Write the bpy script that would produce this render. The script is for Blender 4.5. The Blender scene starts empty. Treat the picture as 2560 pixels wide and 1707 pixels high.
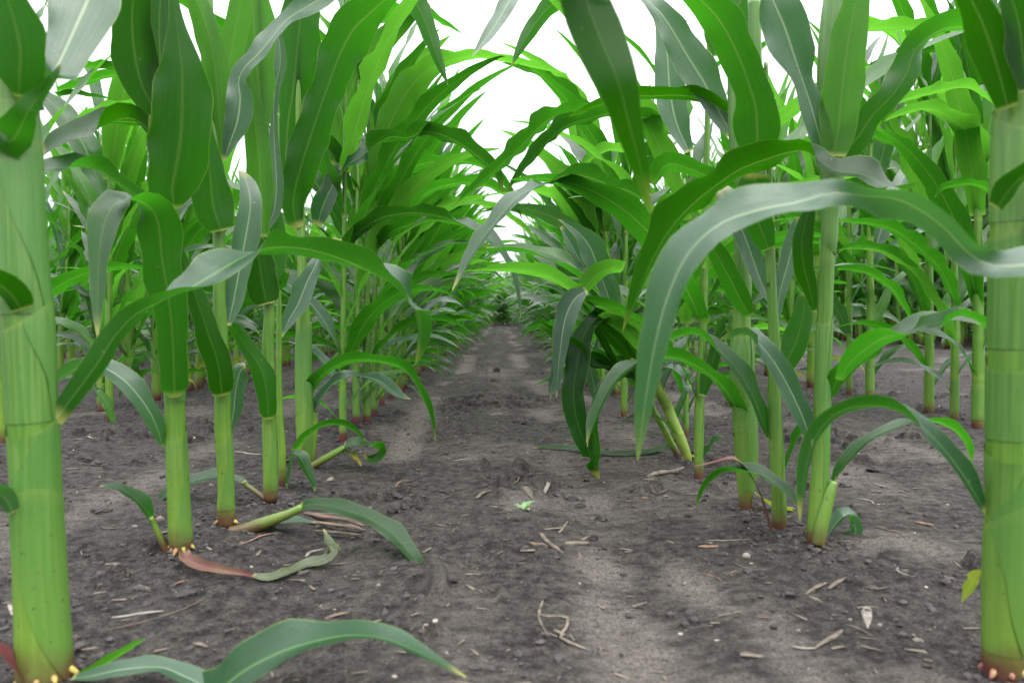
import bpy, math, random
import numpy as np
from mathutils import Vector, Matrix

scene = bpy.context.scene
COL = scene.collection
R = math.radians
rnd = random.Random(7)

# ------------------------------------------------------------------ camera
F, CX, CY, CAMZ = 1796.0, 1280.0, 853.5, 0.286
PITCH = math.atan(75.5 / F); YAW = math.atan(28.0 / F)
cam_d = bpy.data.cameras.new('camera'); cam = bpy.data.objects.new('camera', cam_d); COL.objects.link(cam)
cam.location = (0, 0, CAMZ); cam.rotation_euler = (math.pi / 2 - PITCH, 0, -YAW)
cam_d.lens = F / 2560 * 36; cam_d.sensor_width = 36; cam_d.clip_start = .02; cam_d.clip_end = 1000
cam_d.dof.use_dof = True; cam_d.dof.focus_distance = 1.4; cam_d.dof.aperture_fstop = 7.5
scene.camera = cam
CAM = Vector((0, 0, CAMZ))
ROT = cam.rotation_euler.to_matrix()

TAGS = {'S': (0, 0, 1), 'G': (0, 0, .91875), 'A': (0, 0, 1.845), 'B': (800, 0, 1.844), 'C': (1560, 0, 1.845), 'D': (0, 850, 1.83),
        'E': (800, 750, 1.639), 'F': (1560, 850, 1.83), 'H': (0, 0, 3.136), 'I': (500, 300, 3.136), 'J': (1340, 550, 2.4125), 'K': (1920, 450, 3.136)}

def src(tag, x, y):
    ox, oy, s = TAGS[tag]
    return ox + x / s, oy + y / s

def at(tag, x, y, Y):
    px, py = src(tag, x, y)
    d = ROT @ Vector(((px - CX) / F, -(py - CY) / F, -1))
    return CAM + d * (Y / d.y)

def ground_at(tag, x, y, z=0.0):
    px, py = src(tag, x, y)
    d = ROT @ Vector(((px - CX) / F, -(py - CY) / F, -1))
    return CAM + d * ((z - CAMZ) / d.z)

# ------------------------------------------------------------------ noise
def _hash(ix, iy, seed):
    n = (ix.astype(np.int64) * 374761393 + iy.astype(np.int64) * 668265263 + seed * 1442695041) & 0xffffffff
    n = ((n ^ (n >> 13)) * 1274126177) & 0xffffffff
    n = (n ^ (n >> 16)) & 0xffffff
    return n / float(0xffffff)

def vnoise(x, y, seed=0):
    ix = np.floor(x); iy = np.floor(y); fx = x - ix; fy = y - iy
    fx = fx * fx * (3 - 2 * fx); fy = fy * fy * (3 - 2 * fy)
    a = _hash(ix, iy, seed); b = _hash(ix + 1, iy, seed); c = _hash(ix, iy + 1, seed); d = _hash(ix + 1, iy + 1, seed)
    return (a * (1 - fx) + b * fx) * (1 - fy) + (c * (1 - fx) + d * fx) * fy

def fbm(x, y, seed=0, o=4):
    v = 0; a = .5
    for k in range(o):
        v = v + a * vnoise(x, y, seed + k * 17); x = x * 2.03 + 3.1; y = y * 2.03 + 1.7; a *= .5
    return v / (1 - .5 ** o)

def sstep(a, b, x):
    t = np.clip((x - a) / (b - a), 0, 1); return t * t * (3 - 2 * t)

def crust_mask(x, y):
    """where the soil carries the pale smooth crust pressed by tyres"""
    m = np.zeros_like(x)
    for cx, w, ph, g in ((-.205, .055, 0, 1), (.125, .06, 2, 1), (.27, .035, 4, .8), (.60, .09, 7, .8), (-.62, .08, 11, .7), (-.02, .05, 15, .45), (.86, .08, 19, .7)):
        c = cx + .025 * np.sin(y * 2.1 + ph)
        band = np.exp(-((x - c) / w) ** 2)
        m = np.maximum(m, g * band * sstep(.34, .62, fbm(x * 5 + ph, y * 3.4, 90 + ph, 3)))
    for px, py, sx, sy in ((-.185, .76, .05, .10), (-.20, .64, .06, .07), (.112, .80, .04, .09), (.105, .66, .05, .07), (.20, .73, .035, .10), (.50, .86, .09, .07), (.15, 1.08, .035, .09), (.03, 1.06, .04, .07)):
        m = np.maximum(m, 1.0 * np.exp(-((x - px - .3 * (y - py) * (px * .3)) / sx) ** 2 - ((y - py) / sy) ** 2) * sstep(.2, .5, fbm(x * 16, y * 9, 44, 3)))
    m = np.maximum(m, .55 * sstep(.52, .75, fbm(x * 4, y * 4, 55, 4)))
    return m

H_MEAN = .0
def height(x, y):
    x = np.asarray(x, float); y = np.asarray(y, float)
    c = crust_mask(x, y)
    h = .012 * (fbm(x * 3.2, y * 3.2, 1, 3) - .5) + .010 * (fbm(x * 14, y * 14, 5, 3) - .5) * (1 - .6 * c)
    loose = (1 - c) * sstep(.35, .75, fbm(x * 5, y * 5, 33, 3))
    r = np.abs(vnoise(x * 55, y * 55, 9) - .5) * 2
    r2 = vnoise(x * 120, y * 120, 12)
    h = h + loose * (.0050 * (1 - r) * vnoise(x * 23, y * 23, 13) + .0030 * r2) + .0014 * r2 + .0030 * (.3 + loose) * vnoise(x * 230, y * 230, 14) + .003 * (1 - c) * vnoise(x * 75, y * 75, 15)
    # clods that broke off the crust
    k = vnoise(x * 32, y * 32, 21) * fbm(x * 6, y * 6, 23, 2)
    h = h + .016 * sstep(.5, .62, k)
    # shallow prints of the tyre lugs
    h = h + c * .0022 * np.sin(y * 2 * math.pi / .0115 + 3 * fbm(x * 9, y * 9, 71, 2) + x * 22) * sstep(.2, .7, c)
    # slight ridge along each plant row, shallow wheel tracks between
    for rx in (-1.12, -.364, .396, 1.156):
        h = h + .001 * np.exp(-((x - rx) / .07) ** 2)
    h = h - .010 * np.exp(-((x + .205) / .07) ** 2) - .008 * np.exp(-((x - .125) / .07) ** 2)
    return h - H_MEAN

def gz(x, y):
    return float(height(np.array([x]), np.array([y]))[0])

_gx, _gy = np.meshgrid(np.linspace(-.5, .5, 60), np.linspace(.55, 1.8, 80)); H_MEAN = float(height(_gx, _gy).mean())   # soil level at z = 0
# ------------------------------------------------------------------ materials
def new_mat(name):
    m = bpy.data.materials.new(name); m.use_nodes = True
    nt = m.node_tree; nt.nodes.clear()
    return m, nt

class NT:
    def __init__(s, nt): s.nt = nt
    def n(s, t, **kw):
        nd = s.nt.nodes.new(t)
        for k, v in kw.items():
            if k.startswith('i_'):
                key = k[2:]; key = int(key) if key.isdigit() else key.replace('_', ' ')
                nd.inputs[key].default_value = v
            else: setattr(nd, k, v)
        return nd
    def l(s, a, b): s.nt.links.new(a, b)
    def math(s, op, a, b=None, clamp=False):
        nd = s.nt.nodes.new('ShaderNodeMath'); nd.operation = op; nd.use_clamp = clamp
        for i, v in enumerate((a, b)):
            if v is None: continue
            if isinstance(v, (int, float)): nd.inputs[i].default_value = v
            else: s.l(v, nd.inputs[i])
        return nd.outputs[0]
    def mix(s, fac, a, b, bt='MIX'):
        nd = s.nt.nodes.new('ShaderNodeMix'); nd.data_type = 'RGBA'; nd.blend_type = bt
        for i, v in ((0, fac), (6, a), (7, b)):
            if isinstance(v, (int, float)): nd.inputs[i].default_value = v
            elif isinstance(v, tuple): nd.inputs[i].default_value = v if len(v) == 4 else (*v, 1)
            else: s.l(v, nd.inputs[i])
        return nd.outputs[2]
    def ramp(s, fac, a, b, lo=0., hi=1.):
        nd = s.nt.nodes.new('ShaderNodeMapRange'); nd.interpolation_type = 'SMOOTHSTEP'
        nd.inputs[1].default_value = a; nd.inputs[2].default_value = b; nd.inputs[3].default_value = lo; nd.inputs[4].default_value = hi
        s.l(fac, nd.inputs[0]); return nd.outputs[0]

def leaf_material(name, top, under, trans, rib, yellow=0., tfac=.42, spec=.58):
    q_ = lambda c, k: tuple(v * k for v in c)
    top, under, trans, rib = q_(top, .78), q_(under, .78), q_(trans, .80), q_(rib, .8)
    m, nt = new_mat(name); g = NT(nt)
    uv = g.n('ShaderNodeUVMap'); sp = g.n('ShaderNodeSeparateXYZ'); g.l(uv.outputs[0], sp.inputs[0])
    u, v = sp.outputs[0], sp.outputs[1]
    geo = g.n('ShaderNodeNewGeometry'); oi = g.n('ShaderNodeObjectInfo')
    du = g.math('ABSOLUTE', g.math('SUBTRACT', u, .5))
    ribm = g.math('SUBTRACT', 1., g.ramp(g.math('ADD', du, g.math('MULTIPLY', v, .012)), .018, .045))
    base = g.mix(geo.outputs['Backfacing'], top, under)
    tc = g.n('ShaderNodeTexCoord')
    nz = g.n('ShaderNodeTexNoise', i_Scale=26., i_Detail=4.); g.l(tc.outputs['Object'], nz.inputs['Vector'])
    base = g.mix(g.ramp(nz.outputs[0], .35, .75, 0., .45), base, g.mix(1., base, (.62, .72, .55), 'MULTIPLY'))
    # lengthwise veins: stretched noise in leaf coordinates
    cmb = g.n('ShaderNodeCombineXYZ'); g.l(g.math('MULTIPLY', u, 56.), cmb.inputs[0]); g.l(g.math('MULTIPLY', v, 1.1), cmb.inputs[1])
    vn = g.n('ShaderNodeTexNoise', i_Scale=1., i_Detail=3.); g.l(cmb.outputs[0], vn.inputs['Vector'])
    base = g.mix(g.ramp(vn.outputs[0], .40, .62, 0., .8), base, g.mix(1., base, (1.5, 1.35, 1.2), 'MULTIPLY'))
    ru = g.math('MULTIPLY', g.math('SUBTRACT', oi.outputs['Random'], .5), .5)
    base = g.mix(.5, base, g.mix(g.math('ADD', .5, ru), g.mix(1., base, (.7, .8, .8), 'MULTIPLY'), g.mix(1., base, (1.45, 1.25, 1.0), 'MULTIPLY')))
    # pale margin, collar at the foot, yellow tip
    edge = g.ramp(du, .475, .5)
    base = g.mix(g.math('MULTIPLY', edge, .55), base, (.20, .33, .05))
    base = g.mix(g.math('MULTIPLY', ribm, .75), base, g.mix(geo.outputs['Backfacing'], rib, g.mix(.45, base, rib)))
    foot = g.ramp(v, .0, .028, 1., 0.)
    base = g.mix(g.math('MULTIPLY', foot, .75), base, (.42, .45, .12))
    tipn = g.math('ADD', v, g.math('MULTIPLY', g.math('SUBTRACT', nz.outputs[0], .5), .12))
    tip = g.ramp(tipn, .93, 1.0)
    base = g.mix(g.math('MULTIPLY', tip, .55 + yellow), base, (.42, .38, .09))
    sz = g.n('ShaderNodeTexNoise', i_Scale=170., i_Detail=1.); g.l(tc.outputs['Object'], sz.inputs['Vector'])
    base = g.mix(g.ramp(sz.outputs[0], .78, .83, 0., .5), base, (.3, .34, .16))
    if yellow > 0:
        yn = g.n('ShaderNodeTexNoise', i_Scale=14., i_Detail=4.); g.l(tc.outputs['Object'], yn.inputs['Vector'])
        base = g.mix(g.ramp(yn.outputs[0], .62 - yellow * .3, .75 - yellow * .2, 0., .9), base, (.48, .34, .05))
    pr = g.n('ShaderNodeBsdfPrincipled', i_Roughness=.38); g.l(base, pr.inputs['Base Color'])
    g.l(g.math('SUBTRACT', spec, g.math('MULTIPLY', geo.outputs['Backfacing'], spec * .6)), pr.inputs['Specular IOR Level'])
    g.l(g.ramp(nz.outputs[0], .3, .7, .25, .40), pr.inputs['Roughness'])
    bump = g.n('ShaderNodeBump', i_Strength=.35, i_Distance=.0012)
    g.l(g.math('SUBTRACT', vn.outputs[0], g.math('MULTIPLY', ribm, 1.0)), bump.inputs['Height']); g.l(bump.outputs[0], pr.inputs['Normal'])
    tr = g.n('ShaderNodeBsdfTranslucent'); tcol = g.mix(g.math('MULTIPLY', ribm, .5), trans, (.18, .32, .06))
    tcol = g.mix(g.ramp(vn.outputs[0], .38, .68, 0., .4), tcol, g.mix(1., tcol, (1.4, 1.25, 1.), 'MULTIPLY'))
    if yellow > 0: tcol = g.mix(min(1., yellow * 1.3), tcol, (.5, .42, .05))
    g.l(tcol, tr.inputs['Color'])
    mx = g.n('ShaderNodeMixShader', i_0=tfac); g.l(pr.outputs[0], mx.inputs[1]); g.l(tr.outputs[0], mx.inputs[2])
    out = g.n('ShaderNodeOutputMaterial'); g.l(mx.outputs[0], out.inputs[0])
    return m

PURP = (.085, .016, .022)
def stalk_material(name, base_col, purple=1., zp=.035, streak=(.20, .36, .05)):
    base_col = tuple(v * .80 for v in base_col); streak = tuple(v * .85 for v in streak)
    m, nt = new_mat(name); g = NT(nt)
    tc = g.n('ShaderNodeTexCoord'); sp = g.n('ShaderNodeSeparateXYZ'); g.l(tc.outputs['Object'], sp.inputs[0]); z = sp.outputs[2]
    uv = g.n('ShaderNodeUVMap'); su = g.n('ShaderNodeSeparateXYZ'); g.l(uv.outputs[0], su.inputs[0])
    oi = g.n('ShaderNodeObjectInfo')
    mp = g.n('ShaderNodeMapping'); mp.inputs['Scale'].default_value = (420, 420, 9); g.l(tc.outputs['Object'], mp.inputs[0])
    st = g.n('ShaderNodeTexNoise', i_Scale=1., i_Detail=2.); g.l(mp.outputs[0], st.inputs['Vector'])
    nz = g.n('ShaderNodeTexNoise', i_Scale=24., i_Detail=4.); g.l(tc.outputs['Object'], nz.inputs['Vector'])
    c = g.mix(g.ramp(st.outputs[0], .36, .64, 0., .7), base_col, streak)
    c = g.mix(g.ramp(nz.outputs[0], .4, .8, 0., .5), c, g.mix(1., c, (.62, .78, .7), 'MULTIPLY'))
    c = g.mix(.35, c, g.mix(oi.outputs['Random'], g.mix(1., c, (.65, .8, .7), 'MULTIPLY'), g.mix(1., c, (1.3, 1.2, 1.), 'MULTIPLY')))
    # UV v carries the node pigment written by the mesh builder (1 at a node ring)
    c = g.mix(g.math('MULTIPLY', su.outputs[1], .16), c, (.34, .36, .08))
    c = g.mix(g.ramp(z, .0, .22, .45, 0.), c, (.20, .30, .03))
    if name == 'leaf_sheath': c = g.mix(g.ramp(su.outputs[0], .05, .9, 0., .45), c, (.05, .165, .032)); c = g.mix(g.ramp(su.outputs[0], .965, .99, 0., .7), c, (.30, .30, .11))
    zz = g.math('ADD', z, g.math('MULTIPLY', g.math('SUBTRACT', nz.outputs[0], .5), .05))
    pm = g.ramp(zz, zp * .1, zp * 1.25, 1., 0.)
    c = g.mix(g.math('MULTIPLY', pm, min(1., .95 * purple)), c, PURP)
    spn = g.n('ShaderNodeTexNoise', i_Scale=210., i_Detail=2.); g.l(tc.outputs['Object'], spn.inputs['Vector'])
    c = g.mix(g.math('MULTIPLY', g.ramp(spn.outputs[0], .68, .74), g.ramp(z, .25, .05)), c, (.06, .05, .025))
    pr = g.n('ShaderNodeBsdfPrincipled', i_Roughness=.38); g.l(c, pr.inputs['Base Color'])
    pr.inputs['Subsurface Weight'].default_value = 0.
    bump = g.n('ShaderNodeBump', i_Strength=.25, i_Distance=.0008); g.l(st.outputs[0], bump.inputs['Height']); g.l(bump.outputs[0], pr.inputs['Normal'])
    tr = g.n('ShaderNodeBsdfTranslucent'); tr.inputs[0].default_value = (.16, .36, .04, 1)
    mx = g.n('ShaderNodeMixShader', i_0=.12); g.l(pr.outputs[0], mx.inputs[1]); g.l(tr.outputs[0], mx.inputs[2])
    out = g.n('ShaderNodeOutputMaterial'); g.l(mx.outputs[0], out.inputs[0])
    return m

def flat_material(name, a, b, scale=60., rough=.8, bumpd=.001, stretch=(1, 1, 1), sp=.3):
    m, nt = new_mat(name); g = NT(nt)
    tc = g.n('ShaderNodeTexCoord'); oi = g.n('ShaderNodeObjectInfo')
    mp = g.n('ShaderNodeMapping'); mp.inputs['Scale'].default_value = stretch; g.l(tc.outputs['Object'], mp.inputs[0])
    nz = g.n('ShaderNodeTexNoise', i_Scale=scale, i_Detail=5.); g.l(mp.outputs[0], nz.inputs['Vector'])
    c = g.mix(g.ramp(nz.outputs[0], .3, .7), a, b)
    c = g.mix(.5, c, g.mix(oi.outputs['Random'], g.mix(1., c, (.55, .55, .55), 'MULTIPLY'), g.mix(1., c, (1.3, 1.25, 1.2), 'MULTIPLY')))
    pr = g.n('ShaderNodeBsdfPrincipled', i_Roughness=rough); g.l(c, pr.inputs['Base Color']); pr.inputs['Specular IOR Level'].default_value = sp
    bp = g.n('ShaderNodeBump', i_Strength=.6, i_Distance=bumpd); g.l(nz.outputs[0], bp.inputs['Height']); g.l(bp.outputs[0], pr.inputs['Normal'])
    out = g.n('ShaderNodeOutputMaterial'); g.l(pr.outputs[0], out.inputs[0])
    return m

def soil_material():
    m, nt = new_mat('field_soil'); g = NT(nt)
    tc = g.n('ShaderNodeTexCoord'); at_ = g.n('ShaderNodeAttribute', attribute_name='crust')
    P = tc.outputs['Object']
    n1 = g.n('ShaderNodeTexNoise', i_Scale=7., i_Detail=6., i_Roughness=.65); g.l(P, n1.inputs['Vector'])
    n2 = g.n('ShaderNodeTexNoise', i_Scale=60., i_Detail=6., i_Roughness=.7); g.l(P, n2.inputs['Vector'])
    n3 = g.n('ShaderNodeTexNoise', i_Scale=420., i_Detail=3., i_Roughness=.6); g.l(P, n3.inputs['Vector'])
    vor = g.n('ShaderNodeTexVoronoi', i_Scale=190.); g.l(P, vor.inputs['Vector'])
    vor2 = g.n('ShaderNodeTexVoronoi', i_Scale=60.); g.l(P, vor2.inputs['Vector'])
    c = g.mix(g.ramp(n2.outputs[0], .34, .66), SOIL_DARK, SOIL_MID)
    c = g.mix(g.ramp(n1.outputs[0], .45, .72, 0., .45), c, SOIL_MID)
    nst = g.n('ShaderNodeTexNoise', i_Scale=1., i_Detail=5., i_Roughness=.6); mps = g.n('ShaderNodeMapping'); mps.inputs['Scale'].default_value = (26, 60, 30); g.l(P, mps.inputs[0]); g.l(mps.outputs[0], nst.inputs['Vector'])
    f = g.math('ADD', at_.outputs['Fac'], g.math('ADD', g.math('MULTIPLY', g.math('SUBTRACT', nst.outputs[0], .5), 1.3), g.math('MULTIPLY', g.math('SUBTRACT', n3.outputs[0], .5), .5)))
    f = g.math('MULTIPLY', g.ramp(f, .1, 1.05), .85)
    c = g.mix(f, c, SOIL_CRUST)
    c = g.mix(g.ramp(n3.outputs[0], .42, .62, 0., .8), c, g.mix(1., c, (.42, .42, .42), 'MULTIPLY'))
    n5 = g.n('ShaderNodeTexNoise', i_Scale=150., i_Detail=4., i_Roughness=.7); g.l(P, n5.inputs['Vector'])
    c = g.mix(g.ramp(n5.outputs[0], .52, .66, 0., .75), c, g.mix(1., c, (.38, .38, .38), 'MULTIPLY'))
    c = g.mix(g.ramp(n5.outputs[0], .30, .42, .5, 0.), c, g.mix(1., c, (1.7, 1.7, 1.7), 'MULTIPLY'))
    # sand grains and tiny pale specks
    gr = g.ramp(vor.outputs['Distance'], .08, .16, 1., 0.)
    spk = g.n('ShaderNodeTexWhiteNoise'); g.l(vor.outputs['Position'], spk.inputs['Vector'])
    sel = g.math('GREATER_THAN', spk.outputs[0], .93)
    c = g.mix(g.math('MULTIPLY', gr, sel), c, (.30, .27, .23))
    spk2 = g.n('ShaderNodeTexWhiteNoise'); g.l(vor2.outputs['Position'], spk2.inputs['Vector'])
    c = g.mix(g.math('MULTIPLY', g.ramp(vor2.outputs['Distance'], .10, .17, 1., 0.), g.math('GREATER_THAN', spk2.outputs[0], .965)), c, (.36, .32, .27))
    pr = g.n('ShaderNodeBsdfPrincipled', i_Roughness=.92); g.l(c, pr.inputs['Base Color']); pr.inputs['Specular IOR Level'].default_value = .2
    hh = g.math('ADD', g.math('MULTIPLY', n2.outputs[0], 1.4), g.math('ADD', g.math('MULTIPLY', n3.outputs[0], .55), g.math('MULTIPLY', vor.outputs['Distance'], .25)))
    bp = g.n('ShaderNodeBump', i_Strength=1., i_Distance=.007); g.l(hh, bp.inputs['Height']); g.l(bp.outputs[0], pr.inputs['Normal'])
    out = g.n('ShaderNodeOutputMaterial'); g.l(pr.outputs[0], out.inputs[0])
    return m

SOIL_DARK = (.014, .0128, .0124); SOIL_MID = (.076, .069, .063); SOIL_CRUST = (.168, .149, .134)
M = {}
LT, LU, LTR, LRIB = (.009, .050, .009), (.010, .062, .002), (.050, .30, .010), (.06, .17, .02)
M['leaf'] = leaf_material('corn_leaf', LT, LU, LTR, LRIB)
M['leaf_deep'] = leaf_material('deep_green_corn_leaf', (.016, .068, .026), (.014, .070, .008), (.035, .20, .008), (.12, .26, .08), tfac=.34)
M['leaf_light'] = leaf_material('light_corn_leaf', (.030, .118, .018), (.038, .14, .014), (.11, .42, .025), (.14, .30, .06), tfac=.5)  # lighter greens put the sky's backlight through the blades into the colour
M['leaf_pale'] = leaf_material('pale_corn_leaf', (.030, .088, .050), (.036, .10, .040), (.07, .27, .035), (.30, .40, .24), tfac=.28, spec=.75)  # bluish greens put the sky's sheen on upper faces into the colour
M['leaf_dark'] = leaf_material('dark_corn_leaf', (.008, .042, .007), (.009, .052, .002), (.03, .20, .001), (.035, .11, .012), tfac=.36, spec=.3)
M['leaf_yellow'] = leaf_material('yellowing_corn_leaf', (.07, .16, .02), (.09, .18, .02), (.2, .42, .02), (.25, .32, .08), yellow=.3)
M['leaf_dry'] = leaf_material('withered_corn_leaf', (.075, .10, .06), (.10, .11, .07), (.12, .16, .06), (.22, .22, .14), yellow=.2, tfac=.2)
M['leaf_red'] = flat_material('red_brown_sheath', (.10, .022, .032), (.13, .08, .05), 30, .5)
M['stalk'] = stalk_material('corn_stalk', (.080, .215, .020), purple=1., zp=.034, streak=(.14, .29, .04))
M['stalk_brown'] = stalk_material('brown_footed_stalk', (.080, .21, .022), purple=1.1, zp=.055, streak=(.14, .29, .04))
M['stalk_pale'] = stalk_material('pale_stalk', (.24, .36, .08), purple=.2)
M['sheath'] = stalk_material('leaf_sheath', (.075, .205, .030), purple=.9, zp=.030, streak=(.14, .28, .06))
M['root'] = flat_material('prop_root', (.34, .34, .06), (.22, .08, .06), 140, .45)
M['root_purple'] = flat_material('purple_prop_root', (.20, .05, .08), (.45, .38, .10), 60, .45)
M['tassel'] = flat_material('tassel', (.26, .30, .12), (.36, .34, .16), 40, .8)
M['straw'] = flat_material('dry_straw', (.155, .130, .104), (.07, .058, .047), 90, .85, .0006, (1, 1, 1))
M['straw_pale'] = flat_material('bleached_straw', (.25, .23, .205), (.14, .122, .105), 90, .85, .0006)
M['straw_brown'] = flat_material('brown_straw', (.20, .12, .08), (.10, .07, .055), 90, .85, .0006)
M['wood'] = flat_material('rotten_stalk', (.17, .12, .085), (.06, .05, .045), 45, .9, .003, (1, 1, 5))
M['clod'] = flat_material('soil_clod', (.022, .020, .020), (.060, .055, .053), 70, .95, .004)
M['pebble'] = flat_material('pale_pebble', (.20, .175, .155), (.12, .10, .085), 60, .7)
M['seedling'] = leaf_material('seedling_leaf', (.20, .36, .17), (.22, .38, .18), (.25, .5, .12), (.4, .5, .3), tfac=.3)
M['soil'] = soil_material()

# ------------------------------------------------------------------ mesh helpers
def make_mesh(name, V, Fc, mat, UV=None, smooth=True):
    me = bpy.data.meshes.new(name)
    me.from_pydata([tuple(v) for v in V], [], Fc)
    me.materials.append(mat)
    if UV is not None:
        ul = me.uv_layers.new(name='UVMap')
        li = np.empty(len(me.loops), np.int32); me.loops.foreach_get('vertex_index', li)
        ul.data.foreach_set('uv', np.asarray(UV, np.float32)[li].ravel())
    if smooth: me.polygons.foreach_set('use_smooth', [True] * len(me.polygons))
    me.update()
    return me

def obj(name, me, parent=None, loc=None):
    o = bpy.data.objects.new(name, me); COL.objects.link(o)
    if parent: o.parent = parent
    if loc is not None: o.location = loc
    return o

def thing(name, label, cat, loc, group=None, me=None, rz=0.):
    o = bpy.data.objects.new(name, me); COL.objects.link(o)
    o.location = loc; o.rotation_euler = (0, 0, rz); o['label'] = label; o['category'] = cat
    if group: o['group'] = group
    return o

def catmull(P, n):
    """resample control rows P (k x d) at n+1 evenly spaced chord-length parameters"""
    P = np.asarray(P, float); k = len(P)
    d = np.linalg.norm(np.diff(P[:, :3], axis=0), axis=1); t = np.concatenate([[0], np.cumsum(np.maximum(d, 1e-6))]); t /= t[-1]
    s = np.linspace(0, 1, n + 1); out = np.empty((n + 1, P.shape[1]))
    m = np.zeros_like(P)
    for i in range(k):
        a = max(i - 1, 0); b = min(i + 1, k - 1); m[i] = (P[b] - P[a]) / (t[b] - t[a])
    for j, x in enumerate(s):
        i = min(max(np.searchsorted(t, x) - 1, 0), k - 2); h = t[i + 1] - t[i]; q = (x - t[i]) / h
        out[j] = (2*q**3-3*q*q+1)*P[i] + (q**3-2*q*q+q)*h*m[i] + (-2*q**3+3*q*q)*P[i+1] + (q**3-q*q)*h*m[i+1]
    return out

def norm(v):
    return v / np.maximum(np.linalg.norm(v, axis=-1, keepdims=True), 1e-9)

def ribbon(Pt, W, N, nac, seed, fold=.16, wave=.12, freq=4.):
    """leaf blade surface: centre points, full widths, upper normals"""
    rs = np.random.RandomState(seed & 0x7fffffff)
    n = len(Pt) - 1
    T = norm(np.gradient(Pt, axis=0)); N = norm(N - (N * T).sum(1, keepdims=True) * T); S = np.cross(N, T)
    s = np.linspace(0, 1, n + 1)
    env = np.sin(np.clip(s * 1.15, 0, 1) * math.pi) ** .6
    f1, f2 = freq * rs.uniform(.8, 1.2), freq * rs.uniform(.8, 1.2); p1, p2 = rs.uniform(0, 6.28, 2)
    V = []; UV = []
    for j in range(nac + 1):
        a = 2 * j / nac - 1
        wv = np.sin(s * f1 * 6.283 + p1) if a < 0 else np.sin(s * f2 * 6.283 + p2)
        wv = wv + .4 * np.sin(s * (f1 + f2) * 6.1 + p2 + a)
        off = W[:, None] * .5 * (N * (fold * abs(a) ** 1.3 + wave * (a * a) * abs(a) * wv * env)[:, None]) if True else 0
        lat = S * (W * .5 * a * (1 + .075 * wv * env * abs(a)))[:, None]
        V.append(Pt + lat + off); UV.append(np.stack([np.full(n + 1, j / nac), s], 1))
    V = np.stack(V, 1).reshape(-1, 3); UV = np.stack(UV, 1).reshape(-1, 2)
    Fc = []
    m = nac + 1
    for i in range(n):
        for j in range(nac):
            Fc.append((i*m+j, (i+1)*m+j, (i+1)*m+j+1, i*m+j+1))
    return V, Fc, UV

def tube(P, Rr, nr, uvv=None, cap=True, wrap=None):
    """P centre rows, Rr radii. wrap=(gap list) makes an overlapping sheath whose seam turns with height"""
    P = np.asarray(P, float); n = len(P); T = norm(np.gradient(P, axis=0))
    ref = np.array([0, -1, 0.]) if abs(T[0][1]) < .9 else np.array([0, 0, 1.])
    A = norm(np.cross(T, ref)); B = np.cross(A, T)       # A lateral, B towards the viewer side
    V = []; UV = []; Fc = []
    if wrap is None:
        th = np.arange(nr) * 2 * math.pi / nr; m = nr; closed = True; rf = np.ones(nr)
    else:
        th = np.linspace(0, 2 * math.pi * 1.12, nr + 4); m = nr + 4; closed = False; rf = 1 + .055 * th / (2 * math.pi)
    for i in range(n):
        sh = 0 if wrap is None else wrap[i]
        for j in range(m):
            a = th[j] + sh
            sl = 0 if wrap is None else T[i] * Rr[i] * 1.1 * max(0, (i - n * .72) / (n * .28)) * math.cos(a - wrap[-1] + 1.2)
            V.append(P[i] + sl + (A[i] * math.cos(a) + B[i] * math.sin(a)) * Rr[i] * rf[j]); UV.append((j / m, 0 if uvv is None else uvv[i]))
    for i in range(n - 1):
        for j in range(m if closed else m - 1):
            k = (j + 1) % m
            Fc.append((i*m+j, i*m+k, (i+1)*m+k, (i+1)*m+j))
    if cap and closed:
        Fc.append(tuple(range(m))[::-1]); Fc.append(tuple((n-1)*m + j for j in range(m)))
    return V, Fc, UV

class Acc:
    def __init__(s): s.V = []; s.F = []; s.U = []; s.n = 0
    def add(s, V, Fc, UV):
        b = s.n; s.V.append(np.asarray(V, float)); s.U.append(np.asarray(UV, float)); s.n += len(V)
        s.F += [tuple(i + b for i in f) for f in Fc]
    def mesh(s, name, mat): return make_mesh(name, np.concatenate(s.V), s.F, mat, np.concatenate(s.U))

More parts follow.
